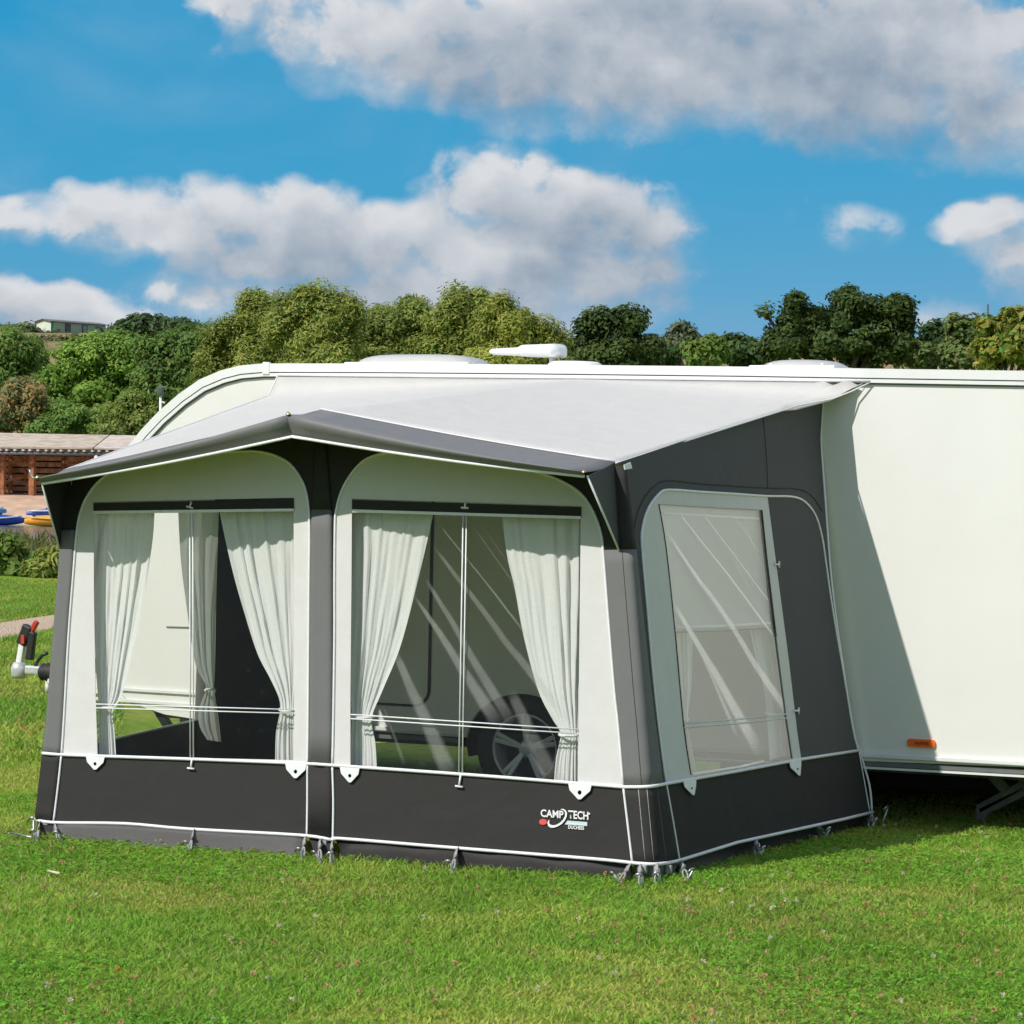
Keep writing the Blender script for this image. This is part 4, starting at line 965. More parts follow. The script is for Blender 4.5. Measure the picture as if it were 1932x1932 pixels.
# --- printed badge on the right lower wall
def text_mesh(s_, size, off=.0, shear=0.0, space=1.0):
    cu = bpy.data.curves.new('lettering', 'FONT'); cu.body = s_; cu.size = size; cu.offset = off; cu.shear = shear; cu.space_character = space; cu.resolution_u = 3
    ob = bpy.data.objects.new('lettering', cu); COL.objects.link(ob)
    dg = bpy.context.evaluated_depsgraph_get(); m0 = bpy.data.meshes.new_from_object(ob.evaluated_get(dg))
    bpy.data.objects.remove(ob); bpy.data.curves.remove(cu); return m0
def print_at(name, me, x0, y0, x1, ytop, mat, parent, off=.006):
    """fit a flat mesh (x right, y up) so that it spans pixel x0..x1 with its baseline from (x0,y0) and cap height to ytop"""
    xs = [v.co.x for v in me.vertices]; ys = [v.co.y for v in me.vertices]; a, b_ = min(xs), max(xs); c, d_ = min(ys), max(ys)
    slope = .078
    for v in me.vertices:
        u = (v.co.x - a) / (b_ - a); w_ = (v.co.y - c) / (d_ - c); X = lerp(x0, x1, u); Y = y0 + slope * (X - x0) + w_ * (ytop - y0)
        v.co = FP(X, Y, off)
    return link(name, me, mat, parent)
M_PRINT = simple('white_print', (.82, .82, .82), .5, var=.03); M_RPRINT = simple('red_print', (.75, .09, .07), .5, var=.05); M_BPRINT = simple('pale_blue_print', (.55, .70, .72), .5, var=.04)
print_at('logo_lettering', text_mesh('CAMP', .1, .0026), 1020, 1541, 1063, 1526.5, M_PRINT, lr)
print_at('logo_lettering', text_mesh('TECH', .1, .0026), 1072, 1544.2, 1110, 1528.5, M_PRINT, lr)
print_at('logo_lettering', text_mesh('DUCHESS', .1, .003), 1072, 1563.5, 1102, 1556.5, M_PRINT, lr)
x_ = 1070.0
def px_poly(pts, name, mat, off=.006): part(name, MB().plate([FP(x, y, off) for x, y in pts], (), FN, .0012), mat, lr)
for k in range(11):
    w_ = 1.6 + 1.5 * ((k * 7) % 5) / 5; y_ = 1554.2 + .078 * (x_ - 1070); px_poly([(x_, y_ - 1.3), (x_ + w_, y_ - 1.2), (x_ + w_, y_ + 1.2), (x_, y_ + 1.1)], 'logo_small_print', M_PRINT); x_ += w_ + .9
# swoosh: crescent between two ellipse arcs
sw = []
Z1 = lambda x, y: ((1230 + x * 170 / 1932) / 1.23188, (1850 + y * 110 / 1250) / 1.23188)
outer_ = [(830, 345), (900, 340), (965, 380), (1000, 450), (990, 550), (940, 650), (860, 740), (760, 800), (650, 840), (560, 835), (500, 790), (480, 720), (500, 650), (530, 625)]
inner_ = [(530, 660), (525, 720), (560, 760), (640, 775), (730, 755), (820, 700), (890, 630), (935, 550), (950, 470), (935, 410), (890, 375), (840, 362)]
px_poly([Z1(*p) for p in outer_ + inner_], 'logo_swoosh', M_PRINT)
px_poly([Z1(350 + 105 * math.cos(a) + 15, 685 + 78 * math.sin(a)) for a in np.linspace(0, 2 * math.pi, 20, endpoint=False)], 'logo_dot', M_RPRINT, .005)
px_poly([Z1(*p) for p in ((1010, 650), (1530, 690), (1530, 795), (935, 752))], 'logo_bar', M_BPRINT, .005)
px_poly([Z1(1585 + 24 * math.cos(a), 470 + 24 * math.sin(a)) for a in np.linspace(0, 2 * math.pi, 10, endpoint=False)], 'logo_dot', M_PRINT)

# ------------------------------------------------------------------ curtains (hang inside the windows)
def curtain(fn, left, right, folds, off, label, tie_y, nrm, amp=.019, seed=0.0, tie_parent=True):
    n = 46; nu = folds * 8
    y0, y1 = left[0][1], left[-1][1]; rows = []
    yl = [p[1] for p in left]; xl_ = [p[0] for p in left]; yr = [p[1] for p in right]; xr_ = [p[0] for p in right]
    lx = curve_px(left, 6); rx = curve_px(right, 6)
    ts = np.linspace(0, 1, n)
    for i, t in enumerate(ts):
        a = resamp(lx, n)[i] if i == 0 else LXS[i]; b_ = resamp(rx, n)[i] if i == 0 else RXS[i]
        if i == 0: LXS = resamp(lx, n); RXS = resamp(rx, n)
        wpx = abs(b_[0] - a[0]); row = []
        near = math.exp(-((a[1] - tie_y) / 26.0) ** 2)
        am = amp * (.55 + .45 * min(1, wpx / 110)) * (1 - .55 * near)
        for j in range(nu + 1):
            u = j / nu; uu = u + .05 * math.sin(7 * u + seed * 3 + t * 1.2) + .02 * math.sin(17 * u + seed * 5 - t * 3)
            ph = 2 * math.pi * folds * uu + seed + .9 * math.sin(t * 3 + seed)
            f_ = math.sin(ph) * (.7 + .5 * math.sin(5 * u + seed * 7)) + .35 * math.sin(2.1 * ph + 1 + seed + t) + .22 * math.sin(3.7 * ph + t * 6) + .12 * math.sin(31 * u + 17 * t + seed)
            crush = .35 * math.sin(u * 37 + t * 41 + seed) * near
            row.append(fn(lerp(a[0], b_[0], u), lerp(a[1], b_[1], u), off + am * .6 * f_ + am * .3 * crush))
        rows.append(row)
    base = rows[-1][nu // 2]
    o = thing('curtain', label, 'curtain', (base.x, base.y, base.z), 'net curtains in the awning windows')
    part('cloth', MB().grid(rows), M_CURT, o, recalc=False)
    k = min(range(n), key=lambda i: abs(LXS[i][1] - tie_y)); a, b_ = LXS[k], RXS[k]
    loop = [fn(lerp(a[0], b_[0], .5 + .58 * math.cos(s_)), lerp(a[1], b_[1], .5) + 3 * math.sin(s_), off + .035 * math.sin(s_)) for s_ in np.linspace(0, 2 * math.pi, 16, endpoint=False)]
    part('tie_back', MB().tube(loop, .007, 6, closed=True), M_CURT, o)
curtain(FP, [(176, 962), (177, 1050), (178, 1160), (181, 1260), (186, 1335), (186, 1380), (186, 1426)], [(292, 960), (287, 1027), (266, 1158), (247, 1246), (229, 1314), (213, 1342), (216, 1380), (219, 1426)], 5, -.075,
        'net curtain tied back at the far left of the left front window', 1338, FN, seed=.4)
curtain(FP, [(413, 958), (424, 1013), (441, 1086), (461, 1156), (486, 1234), (512, 1285), (529, 1330), (521, 1380), (519, 1436)], [(556, 955), (556, 1013), (556, 1086), (556, 1156), (556, 1234), (555, 1285), (553, 1330), (554, 1380), (556, 1437)], 5, -.075,
        'net curtain gathered beside the centre post in the left front window', 1334, FN, seed=1.7)
curtain(FP, [(662, 958), (662, 1016), (661, 1093), (660, 1218), (661, 1302), (664, 1352), (661, 1400), (660, 1450)], [(819, 962), (807, 1016), (789, 1093), (756, 1218), (722, 1302), (701, 1356), (708, 1400), (711, 1452)], 5, -.075,
        'net curtain gathered beside the centre post in the right front window', 1356, FN, seed=2.9)
curtain(FP, [(946, 966), (957, 1050), (971, 1110), (988, 1201), (1015, 1302), (1045, 1362), (1058, 1384), (1049, 1430), (1045, 1476)], [(1097, 972), (1096, 1050), (1095, 1110), (1094, 1201), (1092, 1302), (1091, 1362), (1090, 1384), (1091, 1430), (1092, 1479)], 5, -.075,
        'net curtain tied back at the right edge of the right front window', 1383, FN, seed=4.1)
curtain(LP, [(336, 962), (341, 1055), (350, 1129), (367, 1246), (384, 1285), (389, 1300), (375, 1340), (377, 1372), (391, 1396)], [(413, 962), (410, 1055), (408, 1129), (406, 1230), (405, 1275), (404, 1300), (410, 1340), (414, 1372), (417, 1400)], 3, -.10,
        'net curtain seen through the left front window, hanging on the far side wall', 1301, LN, seed=5.2)
curtain(SP, [(1248, 960), (1262, 1060), (1276, 1186), (1284, 1280), (1291, 1359), (1296, 1400), (1306, 1455)], [(1312, 962), (1311, 1060), (1308, 1186), (1305, 1285), (1297, 1359), (1304, 1400), (1314, 1455)], 3, -.085,
        'narrow net curtain at the front edge of the right side window', 1359, SN, .02, .8)
curtain(SP, [(1380, 964), (1395, 1060), (1415, 1186), (1425, 1235), (1442, 1302), (1449, 1380), (1452, 1434)], [(1438, 964), (1448, 1060), (1464, 1186), (1470, 1235), (1479, 1302), (1487, 1380), (1493, 1424)], 3, -.085,
        'wide net curtain at the rear edge of the right side window', 1352, SN, .02, 2.2)

# orange cable lying in a loop on the lawn
cp = curve_px([(78, 1345), (62, 1340), (46, 1346), (37, 1360), (42, 1376), (60, 1382), (76, 1374), (84, 1362)], 6)
tag(part('cable_loop', MB().tube([at_z(x, y, .03) for x, y in cp], .007, 6), simple('orange_cable', (.45, .14, .04), .6)), 'thin orange cable lying in a loop on the lawn', 'cable')
# a dead grass stalk / stick on the lawn
tag(part('straw_stick', MB().tube([at_z(91, 1643, .03), at_z(112, 1648, .036)], .006, 6), simple('straw', (.6, .55, .38), .8)), 'pale dry stick lying on the grass in front of the awning', 'stick')

# ------------------------------------------------------------------ background: shed, boats, cabin, poles
SD = 126.0
def at_sd(x, y, dd=0.0): return at_d(x, y, SD + dd)
shed = thing('timber_shed', 'open fronted brown timber boat shed with pale roof beyond the pond', 'shed', at_sd(100, 942))
px_m = FPX / SD
# roof: two sheets sloping back
def quad_slab(p4, t=.08):
    n = (Vector(p4[1]) - Vector(p4[0])).cross(Vector(p4[2]) - Vector(p4[0])).normalized(); n = n if n.z > 0 else -n
    return MB().plate(p4, (), n, t)
part('roof_sheet', quad_slab([at_sd(-260, 840, -1.0), at_sd(175, 844.5, -1.0), at_sd(205, 820.5, 4.2), at_sd(-240, 812, 4.2)]), M_FELT, shed)
part('roof_sheet', quad_slab([at_sd(178, 844.5, -1.02), at_sd(420, 849, -1.02), at_sd(430, 824.5, 4.2), at_sd(208, 820.5, 4.2)]), simple('paler_roof_boarding', (.58, .49, .43), .85, var=.2, vscale=2, bump=.3), shed)
part('fascia', MB().bar(at_sd(-260, 846.5, -.95), at_sd(420, 855, -.95), .05, .16), simple('dark_fascia', (.045, .035, .03), .8), shed)
part('gutter', MB().tube([at_sd(-260, 852, -1.05), at_sd(420, 860.5, -1.05)], .07, 8), simple('grey_gutter', (.10, .10, .12), .5), shed)
for k in range(22):
    x = -30 + k * 14.5 + (k % 3); y = 842.0 + .0125 * (x + 260)
    part('rafter_end', MB().box(at_sd(x, y + 3.4, -1.10), (.13, .12, .08)), M_FELT, shed)
# floor-to-roof posts, braces, rear boarding slat by slat
def yb(x): return 938 + .012 * x      # foot of the shed
def yt_(x): return 853 + .0125 * (x + 260)
for x in (6, 61, 170, 222, 300): 
    part('post', MB().bar(at_sd(x, yb(x), -.6 if x != 6 else -.4), at_sd(x, yt_(x), -.6), .26 if x in (61, 170) else .18, .2, up=(0, 1, 0)), M_WOOD, shed)
part('drainpipe', MB().tube([at_sd(182, yt_(182), -1.0), at_sd(182, yb(182), -1.0)], .11, 10), simple('white_pipe', (.62, .62, .58), .5), shed)
for (x0, y0, x1, y1) in ((58, 872, 46, 852), (60, 905, 44, 884), (62, 935, 47, 905), (166, 870, 150, 850), (166, 900, 148, 880), (14, 935, 2, 905), (16, 905, 50, 900), (20, 872, 50, 868), (122, 872, 160, 874), (122, 900, 160, 905), (210, 880, 190, 858)):
    part('brace', MB().bar(at_sd(x0, y0, -.2), at_sd(x1, y1, .3), .12, .14), M_WOOD, shed)
for x in (20, 120, 230):
    part('stud', MB().bar(at_sd(x, yb(x), 1.0), at_sd(x, yt_(x) - 2, 1.0), .16, .12, up=(0, 1, 0)), M_WOOD, shed)
for k in range(8):
    for (x0, x1) in ((-230, 18), (22, 118), (122, 228), (232, 410)):
        y = 938 - k * 11.6
        a, b_ = at_sd(x0, y + .0125 * x0 - 4.5, 1.25), at_sd(x1, y + .0125 * x1 - 4.5, 1.25)
        part('board', MB().bar(a, b_, .205, .03, up=(0, 1, 0)), M_WOOD2, shed)
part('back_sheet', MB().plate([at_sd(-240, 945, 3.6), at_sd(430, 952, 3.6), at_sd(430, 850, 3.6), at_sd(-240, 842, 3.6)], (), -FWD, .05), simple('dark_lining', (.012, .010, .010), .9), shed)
part('end_wall', MB().plate([at_sd(-245, 940, -.8), at_sd(-245, 842, -.8), at_sd(-240, 840, 3.6), at_sd(-240, 940, 3.6)], (), RGT, .05), M_WOOD2, shed)
for x, y in ((20, 868.5), (120, 871.5), (21, 899), (21, 928), (122, 902)):
    part('lamp_bulkhead', MB().lathe(at_sd(x, y, .85), tuple(-FWD), [(.06, 0), (.055, .04), (.001, .06)], 10), simple('white_fitting', (.8, .76, .70), .5) if 'white_fitting' not in MATS else MATS['white_fitting'], shed)
tag(part('storage_crate', MB().box(at_sd(215, 890, .8), (1.6, .8, .9), bev=.05).box(at_sd(215, 876, .8), (1.7, .9, .08), bev=.02), simple('red_crate', (.30, .03, .03), .6)), 'dark red crate stored under the shed roof beside the white pipe', 'crate')
# kayaks at the water's edge
def kayak(xa, xb, yw, D, h, mat, label, tilt=0.0, deck=None):
    a, b_ = at_d(xa, yw, D), at_d(xb, yw + tilt, D + 1.2); ax_ = (b_ - a); L_ = ax_.length; u = ax_.normalized(); sd = Vector((0, 0, 1)).cross(u).normalized(); up = u.cross(sd)
    rows = []; n = 22
    for i in range(n + 1):
        t = i / n; e = math.sin(math.pi * min(max(t, .004), .996)) ** .6; w_ = .36 * e + .01; rk = .16 * abs(2 * t - 1) ** 3
        c = a + ax_ * t + up * (rk * h * 1.5); r_ = []
        for k in range(14):
            an = 2 * math.pi * k / 14; cy, cz = math.cos(an), math.sin(an)
            r_.append(c + sd * (w_ * math.copysign(abs(cy) ** .7, cy)) + up * (h * (.5 + .5 * cz * (1 if cz < 0 else .85)) * (.35 + .65 * e)))
        rows.append(r_)
    o = thing('kayak', label, 'kayak', tuple((a + b_) / 2), 'kayaks drawn up at the edge of the pond')
    hull = MB().grid(rows, True, True); hull.add(rows[0], [tuple(range(14))]); hull.add(rows[-1], [tuple(range(14))])
    part('hull', hull, mat, o)
    for s_ in (-1, 1):
        part('gunwale', MB().tube([a + ax_ * t + up * (h * (.60 + .22 * abs(2 * t - 1) ** 2)) - sd * (s_ * (.36 * math.sin(math.pi * t) ** .6 + .02)) for t in np.linspace(.06, .94, 14)], .03, 6), deck or M_CTRIM, o)
    cp_ = [a + ax_ * (.5 + .17 * math.cos(s_)) + sd * (.2 * math.sin(s_)) + up * (h * .93) for s_ in np.linspace(0, 2 * math.pi, 18, endpoint=False)]
    part('cockpit_rim', MB().tube(cp_, .035, 6, closed=True), M_BLACKP, o)
kayak(-85, 46, 992, 114.0, .52, simple('blue_hull', (.012, .07, .42), .35), 'blue kayak at the left edge of the photo beside the pond')
kayak(46, 190, 994, 113.4, .50, simple('orange_hull', (.85, .36, .03), .35), 'orange yellow kayak with its pointed bow at the pond edge', deck=simple('yellow_rim', (.9, .55, .12), .4))
kayak(50, 165, 975, 116.6, .30, simple('pale_blue_hull', (.10, .17, .55), .4), 'pale blue kayak lying behind the orange one', -8)
kayak(-120, 12, 972, 117.2, .42, simple('sky_blue_hull', (.10, .32, .70), .4), 'light blue kayak behind the dark blue one')
# marker post in the sand
a_ = at_d(64, 977, 117.5); tag(part('marker_post', MB().tube([a_, at_d(60, 962, 117.5)], .03, 6).tube([at_d(58, 971, 117.5), at_d(68, 974, 117.5)], .02, 6), M_BARK), 'short thin stake in the sand behind the kayaks', 'post')
# floodlight on a pole beside the nose of the caravan
fp_, _ = place(303, 48); tp = at_d(303, 740, 48)
fld = thing('floodlight', 'small grey floodlight on a thin pole above the caravan nose', 'floodlight', tuple(fp_))
part('pole', MB().tube([fp_, tp], .022, 8), M_CTRIM, fld)
hd = part('lamp_head', MB().box(tp + Vector((.0, -.02, .02)), (.10, .10, .13), (RGT, FWD, Vector((0, 0, 1))), .02), simple('lamp_grey', (.10, .11, .12), .4), fld)
part('lamp_visor', MB().box(tp + Vector((.03, .02, .085)), (.15, .14, .025), (RGT, FWD, Vector((0, 0, 1))), .01), M_CGREY, hd)
part('bracket', MB().bar(at_d(303, 757, 48), at_d(311, 760, 48), .03, .03), M_CTRIM, fld)
# green holiday cabin on the hill
CD = 400.0
def at_c(x, y, dd=0.0): return at_d(x, y, CD + dd)
cab = thing('holiday_cabin', 'pale green static holiday cabin on the hilltop skyline', 'cabin', tuple(at_c(140, 642)))
wl, wr_ = at_c(96.5, 634), at_c(199, 634, 7); hgt = (634 - 605) * CD / FPX
xd = (wr_ - wl); xd.z = 0; Lc = xd.length; xd.normalize(); yd = Vector((0, 0, 1)).cross(xd).normalized()
if yd.dot(FWD) < 0: yd = -yd
c0 = Vector((wl.x, wl.y, wl.z - 1.5)); wid = 3.3; Zu = Vector((0, 0, 1))
bx = MB().box(c0 + xd * Lc / 2 + yd * wid / 2 + Zu * ((hgt + 1.5) / 2), (Lc, wid, hgt + 1.5), (xd, yd, Zu)); 
part('wall', bx, simple('sage_cladding', (.34, .43, .31), .6, var=.06), cab)
lft = MB().plate([c0 - xd * .02, c0 - xd * .02 + yd * wid, c0 - xd * .02 + yd * wid + Zu * (hgt + 1.5), c0 - xd * .02 + yd * wid / 2 + Zu * (hgt + 1.78), c0 - xd * .02 + Zu * (hgt + 1.5)], (), -xd, .05)
part('gable_end', lft, simple('cream_cladding', (.62, .68, .56), .6, var=.06), cab)
ht = hgt + 1.5
rf = MB(); e1 = c0 - xd * .35 - yd * .3 + Zu * (ht - .05); rdg = c0 - xd * .35 + yd * wid / 2 + Zu * (ht + .30); e2 = c0 - xd * .35 + yd * (wid + .3) + Zu * (ht - .05); Lx = xd * (Lc + .7)
rf.plate([e1, e1 + Lx, rdg + Lx, rdg], (), -yd + Zu * 2, .08); rf.plate([rdg + Zu * .01, rdg + Lx + Zu * .01, e2 + Lx, e2], (), yd + Zu * 2, .08)
part('roof', rf, simple('grey_tile', (.15, .145, .15), .7, var=.15), cab)
part('corner_trim', MB().box(c0 + xd * .12 - yd * .03 + Zu * ht / 2, (.42, .06, ht), (xd, yd, Zu)), simple('teal_trim', (.02, .26, .20), .5), cab)
for u, w_, h0, h1, nm in ((.30, .95, .8, 2.0, 'door'), (.61, .95, .9, 1.95, 'window'), (.86, .95, .8, 1.85, 'window')):
    p = c0 + xd * (Lc * u) + Zu * (1.5 + (h0 + h1) / 2 - .1) - yd * .03
    wn = part(nm, MB().box(p, (w_, .06, h1 - h0), (xd, yd, Zu)), simple('dark_frame', (.05, .06, .06), .5), cab)
    part('pane', MB().box(p - yd * .04, (w_ * .72, .02, (h1 - h0) * .8), (xd, yd, Zu)), simple('cabin_glass', (.25, .28, .32) if nm == 'window' else (.06, .07, .08), .15), wn)
part('window', MB().box(c0 - xd * .06 + yd * wid * .5 + Zu * (ht - 1.2), (.05, .9, 1.0), (xd, yd, Zu)), simple('pale_pane', (.62, .68, .62), .3), cab)
# poles on the skyline
def pole(x, y0, y1, D, r, label, arm=True):
    b0, t0 = at_d(x, y1, D), at_d(x, y0, D); g_, _ = place(x, D); o = thing('utility_pole', label, 'pole', tuple(g_), 'poles along the skyline')
    part('shaft', MB().tube([Vector((b0.x, b0.y, g_.z - .5)), t0], r, 8), M_BARK, o)
    if arm: part('crossarm', MB().bar(t0 + RGT * -.6 - Zu * .4, t0 + RGT * .6 - Zu * .4, .1, .1), M_BARK, o)
pole(17, 607, 640, 420, .13, 'thin wooden pole on the hill, farthest left of all'); pole(67, 607, 640, 420, .13, 'thin wooden pole on the hill just left of the green cabin')
pole(1864, 574, 620, 300, .10, 'slim pole rising above the trees near the right edge', False); pole(261, 616, 640, 420, .09, 'slim pole on the hill right of the green cabin', False)

# ------------------------------------------------------------------ trees
def leaf_mesh(name, pos, nrm, up, ln, wd, col):
    """many small folded leaf cards: 4 vertices, 2 triangles each"""
    n = len(pos); side = np.cross(nrm, up); side /= np.linalg.norm(side, axis=1, keepdims=True) + 1e-9
    l = ln[:, None]; w = wd[:, None]
    a = pos - up * l * .5; c = pos + up * l * .5; b = pos + side * w * .5 + nrm * w * .18; d = pos - side * w * .5 + nrm * w * .18
    V = np.stack([a, b, c, d], 1).reshape(-1, 3)
    me = bpy.data.meshes.new(name); me.vertices.add(n * 4); me.vertices.foreach_set('co', V.astype(np.float32).ravel())
    idx = np.arange(n)[:, None] * 4 + np.array([[0, 1, 2, 0, 2, 3]]); me.loops.add(n * 6); me.loops.foreach_set('vertex_index', idx.astype(np.int32).ravel())
    me.polygons.add(n * 2); me.polygons.foreach_set('loop_start', np.arange(0, n * 6, 3, dtype=np.int32)); me.polygons.foreach_set('loop_total', np.full(n * 2, 3, np.int32))
    at = me.attributes.new('Col', 'FLOAT_COLOR', 'POINT'); cc = np.ones((n, 4, 4), np.float32); cc[:, :, :3] = col[:, None, :]
    at.data.foreach_set('color', cc.ravel()); me.update(); me.validate(); return me
def unit(v): return v / (np.linalg.norm(v, axis=-1, keepdims=True) + 1e-9)
def crown(lobes, n_clump, n_leaf, r_clump, ln, wd, c_dark, c_light, droop=0.0, hue=.12, vary=.25, feather=0.0):
    """lobes: list of (centre, radii xyz). clumps sit through the lobes' outer volume, leaves round each clump"""
    vol = np.array([r[0] * r[1] * r[2] for _, r in lobes]) ** .67; cnt = np.maximum(1, (n_clump * vol / vol.sum()).astype(int))
    P, N, U, C_ = [], [], [], []
    for (c, r), k in zip(lobes, cnt):
        ns = max(5, min(16, k // 8)); su = unit(rng.normal(size=(ns, 3)) + np.array([0, 0, .15])); sr = rng.uniform(.24, .44, ns); stone = rng.uniform(0, 1, ns)
        sub = np.array(c)[None] + su * (rng.uniform(.66, 1.0, ns) * 1.0)[:, None] * np.array(r)[None]
        wi = rng.integers(0, ns, k); u = unit(rng.normal(size=(k, 3)) + su[wi] * .5 + np.array([0, 0, .25])); rad = rng.uniform(.35, 1.0, k) ** .5 * (1 + .12 * rng.normal(size=k))
        cen = sub[wi] + u * (rad * sr[wi])[:, None] * np.array(r)[None]
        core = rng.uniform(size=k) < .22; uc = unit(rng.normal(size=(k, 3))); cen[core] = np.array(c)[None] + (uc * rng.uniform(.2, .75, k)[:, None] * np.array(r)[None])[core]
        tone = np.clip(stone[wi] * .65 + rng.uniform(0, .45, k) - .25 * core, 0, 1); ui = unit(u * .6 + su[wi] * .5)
        for i in range(k):
            m = max(6, int(n_leaf * rng.uniform(.6, 1.4))); rc = r_clump * rng.uniform(.6, 1.35)
            q_ = unit(rng.normal(size=(m, 3))) * (rng.uniform(.25, 1, m) ** .5)[:, None] * np.array([rc * (1 - .25 * feather), rc * (1 - .25 * feather), rc * (.75 + .75 * feather)])
            p = cen[i] + q_
            nn = unit(q_ / rc * .8 + ui[i] * .9 + np.array([0, 0, .5]) + rng.normal(size=(m, 3)) * .45)
            uu = unit(rng.normal(size=(m, 3)) + np.array([0, 0, -droop]) + q_ / rc * .6); uu = unit(uu - nn * (uu * nn).sum(1, keepdims=True))
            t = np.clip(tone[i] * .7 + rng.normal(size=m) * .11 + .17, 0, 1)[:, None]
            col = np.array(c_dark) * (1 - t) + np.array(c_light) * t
            col = col * (1 + vary * rng.normal(size=(m, 1)) * .5) ; col[:, 0] *= 1 + hue * rng.normal(size=m)
            P.append(p); N.append(nn); U.append(uu); C_.append(np.clip(col, .004, .6))
    P, N, U, C_ = map(np.concatenate, (P, N, U, C_)); k = len(P)
    return P, N, U, ln * rng.uniform(.6, 1.3, k), wd * rng.uniform(.7, 1.3, k), C_
def tree(name, label, lobes_px, D, base_x, n_clump, n_leaf, r_clump, ln, wd, dark, light, trunk_r, droop=0.0, thick=.8, group=None, cat='tree', hue=.12, feather=0.0):
    lobes = []; s_ = D / FPX
    for (x, y, rx, ry, *dd) in lobes_px:
        c = at_d(x, y + (14 if 'willow' in name else 0), D + (dd[0] if dd else 0)); rr = (rx * s_ * .90, rx * s_ * thick * .90, ry * s_ * .84)
        lobes.append(((c.x, c.y, c.z), rr))
    g_, _ = place(base_x, D); o = thing(name, label, cat, tuple(g_), group)
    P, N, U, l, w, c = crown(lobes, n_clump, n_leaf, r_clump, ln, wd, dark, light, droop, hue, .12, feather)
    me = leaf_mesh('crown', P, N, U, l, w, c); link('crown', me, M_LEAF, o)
    # tapered trunk with limbs running into the lobes
    tk = MB(); mid = np.mean([np.array(c_) for c_, _ in lobes], 0); low = min(c_[2] - r_[2] for c_, r_ in lobes)
    fork = Vector((lerp(g_.x, mid[0], .5), lerp(g_.y, mid[1], .5), max(g_.z + .8, lerp(g_.z, mid[2], .45))))
    tk.tube([g_ - Zu * .3, g_ + Zu * .2, lerp(g_, fork, .5) + Vector((.1, 0, 0)), fork], [trunk_r * 1.5, trunk_r * 1.15, trunk_r * .9, trunk_r * .75], 10)
    for (c_, r_) in lobes:
        c_ = Vector(c_); m0 = lerp(fork, c_, .5) + Vector((rng.normal() * .1, rng.normal() * .1, .15))
        tk.tube([fork, m0, c_], [trunk_r * .6, trunk_r * .38, trunk_r * .15], 7)
        for k in range(3):
            d_ = Vector(unit(rng.normal(size=3) + np.array([0, 0, .5]))); e_ = c_ + Vector((d_.x * r_[0], d_.y * r_[1], d_.z * r_[2])) * .8
            tk.tube([lerp(m0, c_, .6), lerp(c_, e_, .4), e_], [trunk_r * .22, trunk_r * .14, trunk_r * .05], 5)
    part('trunk', tk, M_BARK, o)
    return o
WD, WL = (.125, .165, .030), (.470, .520, .125)
tree('willow_tree', 'grey green willow, leftmost of the tall willows behind the caravan roof', [(440, 628, 48, 58), (500, 603, 42, 56), (415, 705, 50, 60), (478, 690, 62, 60), (470, 580, 20, 30), (486, 558, 14, 20)], 67, 455, 420, 110, .34, .135, .040, WD, WL, .17, .1, feather=.15, group='willows behind the caravan')
tree('willow_tree', 'broad willow standing second from the left behind the caravan roof', [(590, 600, 58, 58), (642, 605, 40, 50), (545, 600, 38, 55), (600, 690, 90, 60), (585, 556, 26, 22), (640, 566, 26, 20)], 64, 592, 520, 110, .34, .135, .040, WD, WL, .20, .1, feather=.15, group='willows behind the caravan')
tree('willow_tree', 'olive willow between the two tallest, behind the left rooflight', [(728, 618, 55, 58), (785, 606, 45, 52), (735, 690, 85, 55), (700, 650, 40, 50), (775, 570, 24, 20)], 66, 742, 470, 110, .34, .135, .040, (.115, .160, .032), (.400, .470, .115), .18, .1, feather=.15, group='willows behind the caravan')
tree('willow_tree', 'tall willow right of centre with a pointed top', [(858, 595, 42, 56), (895, 605, 38, 56), (850, 685, 72, 60), (862, 556, 18, 22), (900, 562, 18, 20)], 65, 862, 440, 110, .33, .135, .040, WD, (.450, .510, .118), .19, .1, feather=.15, group='willows behind the caravan')
tree('willow_tree', 'yellow green willow at the right end of the willow row above the aerial', [(955, 612, 42, 56), (1005, 640, 42, 50), (962, 690, 80, 50), (1040, 670, 34, 44), (945, 572, 20, 20)], 63, 975, 470, 110, .33, .135, .040, (.140, .180, .030), (.540, .560, .120), .18, .1, feather=.15, group='willows behind the caravan')
BD = 141
tree('broadleaf_tree', 'bright green bushy tree below the hilltop cabin', [(150, 690, 56, 46), (205, 678, 52, 48), (140, 750, 62, 52), (225, 735, 52, 54), (180, 660, 40, 30), (240, 655, 34, 28), (262, 690, 34, 40), (95, 720, 34, 40)], BD, 175, 560, 56, .6, .27, .11, (0.119, 0.243, 0.043), (0.386, 0.558, 0.099), .22, .3, group='trees on the bank behind the shed')
tree('broadleaf_tree', 'dense green tree between the bright bush and the willows', [(305, 668, 44, 44), (352, 660, 44, 42), (310, 745, 62, 62), (372, 715, 42, 66), (385, 655, 30, 34)], BD - 8, 335, 560, 56, .6, .27, .11, (0.069, 0.142, 0.032), (0.230, 0.344, 0.073), .22, .3, group='trees on the bank behind the shed')
tree('broadleaf_tree', 'green tree cut by the left edge below the skyline poles', [(20, 655, 50, 34), (-30, 665, 50, 40), (15, 705, 48, 44), (70, 690, 34, 26, 6)], BD + 4, 15, 420, 56, .6, .27, .11, (0.093, 0.186, 0.043), (0.324, 0.448, 0.105), .22, .3, group='trees on the bank behind the shed')
